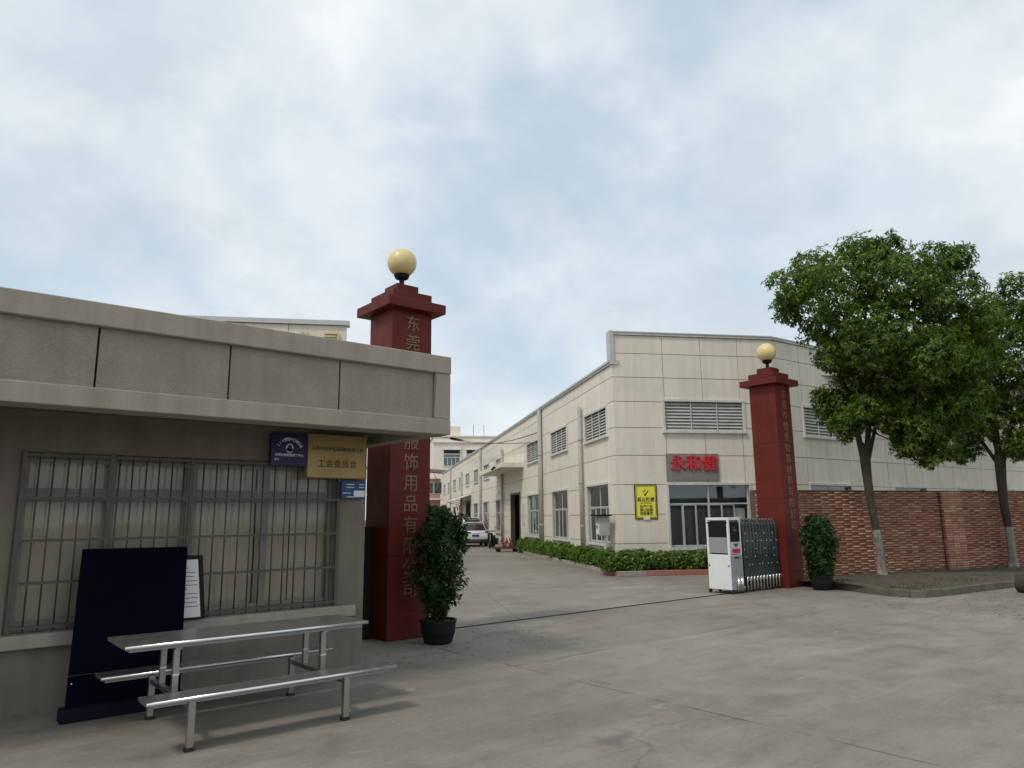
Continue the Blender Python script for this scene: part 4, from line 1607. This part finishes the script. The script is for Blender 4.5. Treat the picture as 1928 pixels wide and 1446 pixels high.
def plate(name, label, x0, x1, z0, z1, mat, edge=None):
    t = thing(name, label, 'sign', ((x0+x1)/2, 9.52, z0))
    MB().box(x0, x1, 9.505, 9.58, z0, z1).build('plate', mat, t, bevel=.004)
    if edge:
        m = MB()
        q = .012
        m.box(x0, x1, 9.499, 9.5045, z1-q, z1)
        m.box(x0, x1, 9.499, 9.5045, z0, z0+q)
        m.box(x0, x0+q, 9.499, 9.5045, z0+q, z1-q)
        m.box(x1-q, x1, 9.499, 9.5045, z0+q, z1-q)
        m.build('edge', edge, t)
    return t


p = plate('police_sign', 'dark blue police contact sign with white badge, left of the brass plate', 3.66, 4.165, 2.715, 3.14, M['signblue'])
D_ = -9.505
for i, ch in enumerate('110报警中心联络点'):
    n_ = 10
    a = R(152-i*(124/(n_-1)))
    write(ch, .05, AX, 3.915+.175*cos(a), D_+.002, 2.905+.165*sin(a), M['white'], p, 'lettering', .001, .0008, a-pi/2)
bd = MB()
bd.lathe([(.052, 0), (.052, .004)], (0, 0, 0), 20, lambda a, b, c: (3.915+a, 9.5045-c, 2.955+b*1.05))
bd.prism([(3.87, 2.95), (3.96, 2.95), (3.95, 2.90), (3.915, 2.885), (3.88, 2.90)], 9.5045, 9.5005, lambda u, v, q: (u, q, v))
bd.build('badge', M['white'], p)
MB().lathe([(.030, 0), (.030, .003)], (0, 0, 0), 16, lambda a, b, c: (3.915+a, 9.5004-c, 2.965+b)).build('badge_centre', M['signblue'], p)
write('公安分局报警服务中心', .04, AX, 3.915, D_+.002, 2.855, M['white'], p, 'lettering', .001, .0008)
write('编号', .034, AX, 3.74, D_+.002, 2.79, M['white'], p, 'lettering', .001)
p = plate('brass_plaque', 'brass coloured plaque with two lines of dark characters under the roof edge', 4.17, 5.08, 2.56, 3.17, M['signgold'], M['gold'])
write('东莞市悦金包装材料有限公司', .062, AX, 4.625, D_+.002, 2.965, M['brown'], p, 'lettering', .001, .001, 0, .98)
write('工会委员会', .115, AX, 4.625, D_+.002, 2.755, M['brown'], p, 'lettering', .001, .001, 0, 1.05)
p = plate('address_plate', 'small bright blue plate with white lines below the brass plaque', 4.70, 5.075, 2.285, 2.525, M['plateblue'])
m = MB()
for z, xa, xb in ((2.48, 4.77, 4.89), (2.48, 4.97, 5.05), (2.44, 4.77, 4.89), (2.44, 4.97, 5.05), (2.36, 4.72, 4.84), (2.305, 4.78, 4.95)):
    m.box(xa, xb, 9.501, 9.5045, z-.005, z+.005)
m.box(4.89, 5.06, 9.501, 9.5045, 2.305, 2.395)
m.build('white_print', M['white'], p)

# ------------------------------------------------------------------ navy display board leaning before the window
db = thing('display_board', 'tall dark navy board leaning on the guardhouse window behind the steel table', 'board', (2.0, 9.1, 0))
BLp = [Vector((1.45, 9.0, .06)), Vector((2.56, 9.0, .06)), Vector((2.665, 9.47, 1.68)), Vector((1.555, 9.47, 1.69))]
nrm = (BLp[1]-BLp[0]).cross(BLp[3]-BLp[0]).normalized()
if nrm.y > 0:
    nrm = -nrm


def bquad(u0, u1, v0, v1, d0, d1):
    def q(u, v, d):
        return BLp[0]*(1-u)*(1-v)+BLp[1]*u*(1-v)+BLp[2]*u*v+BLp[3]*(1-u)*v+nrm*d
    return [q(u0, v0, d0), q(u1, v0, d0), q(u1, v1, d0), q(u0, v1, d0), q(u0, v0, d1), q(u1, v0, d1), q(u1, v1, d1), q(u0, v1, d1)]


MB().hexa(bquad(0, 1, .22, 1, 0, .035)).build('upper_panel', M['navy'], db, bevel=.004)
MB().hexa(bquad(0, 1, .0, .215, 0, .035)).build('lower_panel', M['navy'], db, bevel=.004)
MB().box(1.40, 2.60, 8.86, 9.06, .0, .13).build('base', M['navyedge'], db, bevel=.01)
m = MB()
for u, v in ((.03, .17), (.97, .18)):
    c = bquad(u-.006, u+.006, v-.004, v+.004, .036, .04)
    m.hexa(c)
m.build('screw', M['alu'], db)

nt = thing('notice_frame', 'black framed white notice standing on the sill right of the navy board', 'notice', (2.6, 9.52, .83))
f_ = lambda u, v, q: (u, 9.47+.045*(v-.83)/.75-q, v)
MB().prism([(2.28, .83), (2.93, .83), (2.87, 1.58), (2.22, 1.58)], -.015, .008, f_).build('frame', M['black'], nt)
MB().prism([(2.33, .855), (2.875, .855), (2.815, 1.53), (2.27, 1.53)], .0085, .011, f_).build('paper', M['paper'], nt)
m = MB()
for i, (a, b) in enumerate(((.20, .38), (.40, .42), (.1, .5), (.15, .48), (.1, .52), (.1, .52), (.1, .40), (.1, .52), (.1, .52), (.1, .5), (.1, .52), (.1, .3))):
    z = 1.48-i*.05
    x = 2.28+(1.53-z)*.08
    m.prism([(x+a, z-.004), (x+b, z-.004), (x+b, z+.004), (x+a, z+.004)], .0115, .012, f_)
m.build('print', M['ink'], nt)

# ================================================================== STEEL TABLE with two benches
tb = thing('bench_table', 'stainless steel canteen table with two attached benches before the guardhouse', 'table', (2.9, 7.9, 0))


def slab_top(name, x0, x1, y0, y1, z, th):
    o = MB().box(x0, x1, y0+.012, y1-.012, z-th, z).build(name, M['steel'], tb, bevel=.004)
    MB().tube([(x0, y0+.012, z-.016), (x1, y0+.012, z-.016)], .017, 10).build('rolled_edge', M['steeledge'], o, smooth=True)
    MB().tube([(x0, y1-.012, z-.016), (x1, y1-.012, z-.016)], .017, 10).build('rolled_edge', M['steeledge'], o, smooth=True)
    MB().box(x0+.05, x1-.05, y0+.06, y1-.06, z-th-.03, z-th).build('stiffener', M['gategrey'], o)
    return o


slab_top('table_top', 1.66, 4.12, 7.57, 8.33, .875, .035)
slab_top('bench_seat', 1.75, 4.19, 7.06, 7.36, .468, .035)
slab_top('bench_seat', 1.66, 4.13, 8.45, 8.75, .475, .035)
for x in (2.14, 3.64):
    for y in (7.13, 8.50):
        o = MB().box(x-.03, x+.03, y-.03, y+.03, .03, .432).build('leg', M['steel'], tb, bevel=.004)
        MB().box(x-.036, x+.036, y-.036, y+.036, 0, .032).build('foot', M['rubber'], o)
    MB().box(x-.026, x+.026, 7.162, 8.468, .352, .402).build('cross_beam', M['steel'], tb, bevel=.004)
    for y in (7.70, 8.14):
        o = MB().box(x-.028, x+.028, y-.028, y+.028, .403, .795).build('table_post', M['steel'], tb, bevel=.004)
        MB().box(x-.031, x+.031, y-.031, y+.031, .55, .565).build('clamp_band', M['steeledge'], o)
    MB().box(x-.03, x+.03, 7.62, 8.28, .7955, .809).build('bracket', M['steel'], tb)


# ================================================================== VEHICLES IN THE YARD
def car(x, y, az, label, group, hs=1.0):
    t = thing('parked_car', label, 'car', (x, y, 0), group)
    ca, sa = cos(R(az)), sin(R(az))
    fn = lambda u, v, z: (x+ca*u-sa*v, y+sa*u+ca*v, z*hs if z > .5 else z*(1+(hs-1)*z*2))
    st = [  # u, floor, belt, roof, half-width belt, half-width roof
        (0.00, .42, .86, .90, .80, .74), (.05, .34, .95, 1.02, .88, .80), (.22, .28, 1.02, 1.10, .92, .82), (.62, .26, 1.04, 1.56, .93, .66), (.95, .26, 1.04, 1.655, .93, .68),
        (1.7, .26, 1.02, 1.68, .93, .70), (2.5, .26, 1.0, 1.64, .93, .69), (2.95, .26, 1.0, 1.48, .93, .72), (3.5, .26, .98, 1.07, .92, .82), (4.15, .28, .90, .98, .89, .78), (4.45, .34, .72, .80, .80, .66), (4.55, .42, .62, .66, .68, .56)]
    vs, fs = [], []
    for (u, fl_, be, ro_, wb, wr) in st:
        half = [(wb*.55, fl_), (wb*.93, fl_+.03), (wb, fl_+.18), (wb*1.0, be-.14), (wb*.97, be), ((wb*.93+wr)/2, (be+ro_)/2), (wr, ro_-.05), (wr*.8, ro_)]
        ring = half + [(-a, b) for a, b in half[::-1]]
        vs += [fn(u, a, b) for a, b in ring]
    n = 16
    for i in range(len(st)-1):
        for k in range(n):
            k2 = (k+1) % n
            fs.append((i*n+k, i*n+k2, (i+1)*n+k2, (i+1)*n+k))
    fs += [tuple(range(n)), tuple(range((len(st)-1)*n, len(st)*n))]
    b = MB().add(vs, fs).build('body', M['carpaint'], t, smooth=True)
    # rear window, side windows
    MB().hexa([fn(.21, -.74, 1.10), fn(.21, .74, 1.10), fn(.4, .74, 1.10), fn(.4, -.74, 1.10), fn(.565, -.58, 1.53), fn(.565, .58, 1.53), fn(.75, .58, 1.53), fn(.75, -.58, 1.53)]).build('rear_window', M['carglass'], t)
    for sgn in (-1, 1):
        for u0, u1 in ((.72, 1.5), (1.55, 2.35), (2.4, 3.05)):
            m_ = MB()
            m_.hexa([fn(u0, sgn*.80, 1.08), fn(u1+(.3 if u0 > 2.3 else 0), sgn*.80, 1.08), fn(u1+(.3 if u0 > 2.3 else 0), sgn*.915, 1.08), fn(u0, sgn*.915, 1.08),
                     fn(u0+.1, sgn*.62, 1.56), fn(u1, sgn*.62, 1.56), fn(u1, sgn*.735, 1.53), fn(u0+.1, sgn*.735, 1.53)])
            m_.build('side_window', M['carglass'], t)
        MB().hexa([fn(.0, sgn*.50, .93), fn(.0, sgn*.86, .95), fn(.35, sgn*.945, .95), fn(.3, sgn*.5, .93), fn(.10, sgn*.52, 1.05), fn(.12, sgn*.84, 1.07), fn(.4, sgn*.93, 1.07), fn(.35, sgn*.5, 1.05)]).build('tail_light', M['taillight'], t)
        MB().box(3.0, 3.2, sgn*.93, sgn*1.10, 1.02, 1.18, lambda a, c, z: fn(a, c, z)).build('mirror', M['carpaint'], t, bevel=.03)
    MB().hexa([fn(3.40, -.70, 1.10), fn(3.40, .70, 1.10), fn(3.3, .7, 1.10), fn(3.3, -.7, 1.10), fn(2.97, -.62, 1.50), fn(2.97, .62, 1.50), fn(2.85, .62, 1.50), fn(2.85, -.62, 1.50)]).build('windscreen', M['carglass'], t)
    MB().box(-.06, .5, -.86, .86, .30, .52, fn).build('bumper', M['rubber'], t, bevel=.04)
    MB().box(-.075, -.06, -.6, .6, .40, .44, fn).build('bumper_trim', M['chrome'], t)
    MB().box(-.03, .02, -.24, .24, .70, .84, fn).build('number_plate', M['plateblue'], t)
    MB().box(.0, .06, -.45, .45, .90, .935, fn).build('chrome_bar', M['chrome'], t)
    MB().box(.55, .85, -.55, .55, 1.62, 1.655, fn).build('spoiler', M['carpaint'], t, bevel=.01)
    for sgn in (-1, 1):
        for u in (.82, 3.55):
            wh = MB().lathe([(.2, -.11), (.32, -.11), (.345, -.07), (.345, .07), (.32, .11), (.2, .11)], (0, 0, 0), 20, lambda a, b_, c, u=u, sgn=sgn: fn(u+a, sgn*.82+c, .345+b_)).build('wheel', M['rubber'], t)
            MB().lathe([(.05, -.115), (.2, -.112), (.2, .112), (.05, .115)], (0, 0, 0), 14, lambda a, b_, c, u=u, sgn=sgn: fn(u+a, sgn*.825+c, .345+b_)).build('rim', M['chrome'], wh)
        MB().tube([fn(.9, sgn*.62, 1.69), fn(1.1, sgn*.62, 1.73), fn(2.3, sgn*.62, 1.72), fn(2.5, sgn*.62, 1.66)], .018, 6).build('roof_rail', M['chrome'], t)
    return t


car(30.45, 41.05, AZL-1, 'white sport utility car parked in the yard, seen from behind', 'white cars parked along the hall')
car(34.35, 46.6, AZL+2, 'taller white van parked ahead of the other car, only its upper part showing', 'white cars parked along the hall', 1.2)

# electric scooter leaning near the entrance
sc = thing('scooter', 'dark electric scooter parked between the white car and the hall door', 'scooter', (31.6, 37.6, 0))
sx, sy, saz = WL(23.0, 1.0, 0)[0], WL(23.0, 1.0, 0)[1], AZL+180-20
sc.location = (sx, sy, 0)
ca, sa = cos(R(saz)), sin(R(saz))
fn = lambda u, v, z: (sx+ca*u-sa*v, sy+sa*u+ca*v, z)
for u in (-.55, .55):
    wh = MB().lathe([(.13, -.05), (.22, -.05), (.24, 0), (.22, .05), (.13, .05)], (0, 0, 0), 16, lambda a, b_, c, u=u: fn(u+a, c, .24+b_)).build('wheel', M['rubber'], sc)
MB().hexa([fn(-.7, -.14, .35), fn(.0, -.14, .28), fn(.0, .14, .28), fn(-.7, .14, .35), fn(-.8, -.12, .72), fn(-.05, -.13, .66), fn(-.05, .13, .66), fn(-.8, .12, .72)]).build('body', M['navyedge'], sc, bevel=.03)
MB().box(-.75, -.02, -.13, .13, .73, .82, fn).build('saddle', M['rubber'], sc, bevel=.03)
MB().hexa([fn(.25, -.2, .3), fn(.35, -.2, .3), fn(.35, .2, .3), fn(.25, .2, .3), fn(.40, -.16, .98), fn(.48, -.16, .98), fn(.48, .16, .98), fn(.40, .16, .98)]).build('leg_shield', M['black'], sc, bevel=.02)
MB().box(-.05, .3, -.15, .15, .26, .31, fn).build('foot_board', M['black'], sc)
MB().tube([fn(.55, 0, .24), fn(.44, 0, .95), fn(.40, 0, 1.08)], .03, 8).build('steering_column', M['gategrey'], sc)
MB().tube([fn(.30, -.34, 1.10), fn(.40, 0, 1.08), fn(.30, .34, 1.10)], .02, 8).build('handlebar', M['black'], sc)
for v in (-.3, .3):
    MB().tube([fn(.36, v, 1.1), fn(.38, v*1.2, 1.3)], .008, 5).build('mirror_stalk', M['black'], sc)
    MB().lathe([(.0, 0), (.06, .01), (.06, .02), (.0, .03)], (0, 0, 0), 10, lambda a, b_, c, v=v: fn(.38+c, v*1.2+a, 1.34+b_)).build('mirror', M['gategrey'], sc)
MB().box(-1.25, -.82, -.26, .26, .02, .62, fn).build('cargo_box', M['clothblue'], sc, bevel=.05)

# red hand cart
kx, ky = 27.4, 33.9
ck = thing('hand_cart', 'low rusty red hand cart standing at the end of the side hedge', 'cart', (kx, ky, 0))
caz = AZF
ca2, sa2 = cos(R(caz)), sin(R(caz))
fk = lambda u, v, z: (kx+ca2*u-sa2*v, ky+sa2*u+ca2*v, z)
MB().box(-.72, .72, -.42, .42, .22, .29, fk).build('platform', M['cartred'], ck, bevel=.01)
MB().box(-.74, .74, -.45, -.421, .18, .31, fk).box(-.74, .74, .421, .45, .18, .31, fk).build('rim_rail', M['cartred'], ck)
for u in (-.5, .5):
    for v in (-.32, .32):
        MB().lathe([(.04, -.03), (.1, -.03), (.11, 0), (.1, .03), (.04, .03)], (0, 0, 0), 12, lambda a, b_, c, u=u, v=v: fk(u+a, v+c, .11+b_)).build('wheel', M['rubber'], ck)
m = MB()
for u in (-.3, 0.0, .3):
    m.tube([fk(u-.22, -.2, .30), fk(u, -.05, .72), fk(u+.22, .15, .30)], .035, 7)
    m.tube([fk(u, -.3, .30), fk(u*.6, 0, .78), fk(u, .3, .30)], .03, 7)
m.build('trestle', M['cartred'], ck)
MB().tube([fk(.70, -.35, .3), fk(.86, -.35, .85), fk(.86, .35, .85), fk(.70, .35, .3)], .02, 7).build('handle', M['cartred'], ck)
MB().box(-.66, -.3, -.3, .1, .291, .42, fk).build('wood_block', M['logend'], ck)

# sawn log at the kerb, right edge of the picture
lg = thing('sawn_log', 'short sawn log with a pale cut end lying by the kerb', 'log', (21.86, 6.3, 0))
ax_ = Vector((.10, .99, 0)).normalized()
q0 = Vector((21.86, 6.05, .235))
m = MB()
rr = [.222, .235, .24, .235]
m.tube([q0+ax_*(.16*i) for i in range(4)], rr, 20, cap=False)
m.build('bark', M['bark'], lg, smooth=True, fix=False)
MB().tube([q0-ax_*.012, q0+ax_*.02], [.205, .224], 20).build('cut_end', M['logend'], lg)
MB().tube([q0+ax_*.46, q0+ax_*.49], [.234, .22], 20).build('cut_end', M['logend'], lg)

# fallen leaves on the apron
n = 420
P = np.column_stack([rng.uniform(16, 26, n), rng.uniform(4.8, 8.0, n), np.full(n, .004)])
P2 = np.column_stack([rng.uniform(5.6, 9.0, 120), rng.uniform(8.8, 11.2, 120), np.full(120, .004)])
P = np.concatenate([P, P2])
n = len(P)
dd = np.column_stack([rng.normal(size=(n, 2)), np.full(n, .05)])
fl = leaf_mesh('fallen_leaves', P, dd, np.tile([0, 0, 1.0], (n, 1))+.2*unit(n), rng.uniform(.04, .09, n), rng.uniform(.02, .035, n), M['grass'], None, .05)
tag(fl, 'few dry fallen leaves scattered on the concrete near pots and trees', 'leaves', None, 'stuff')
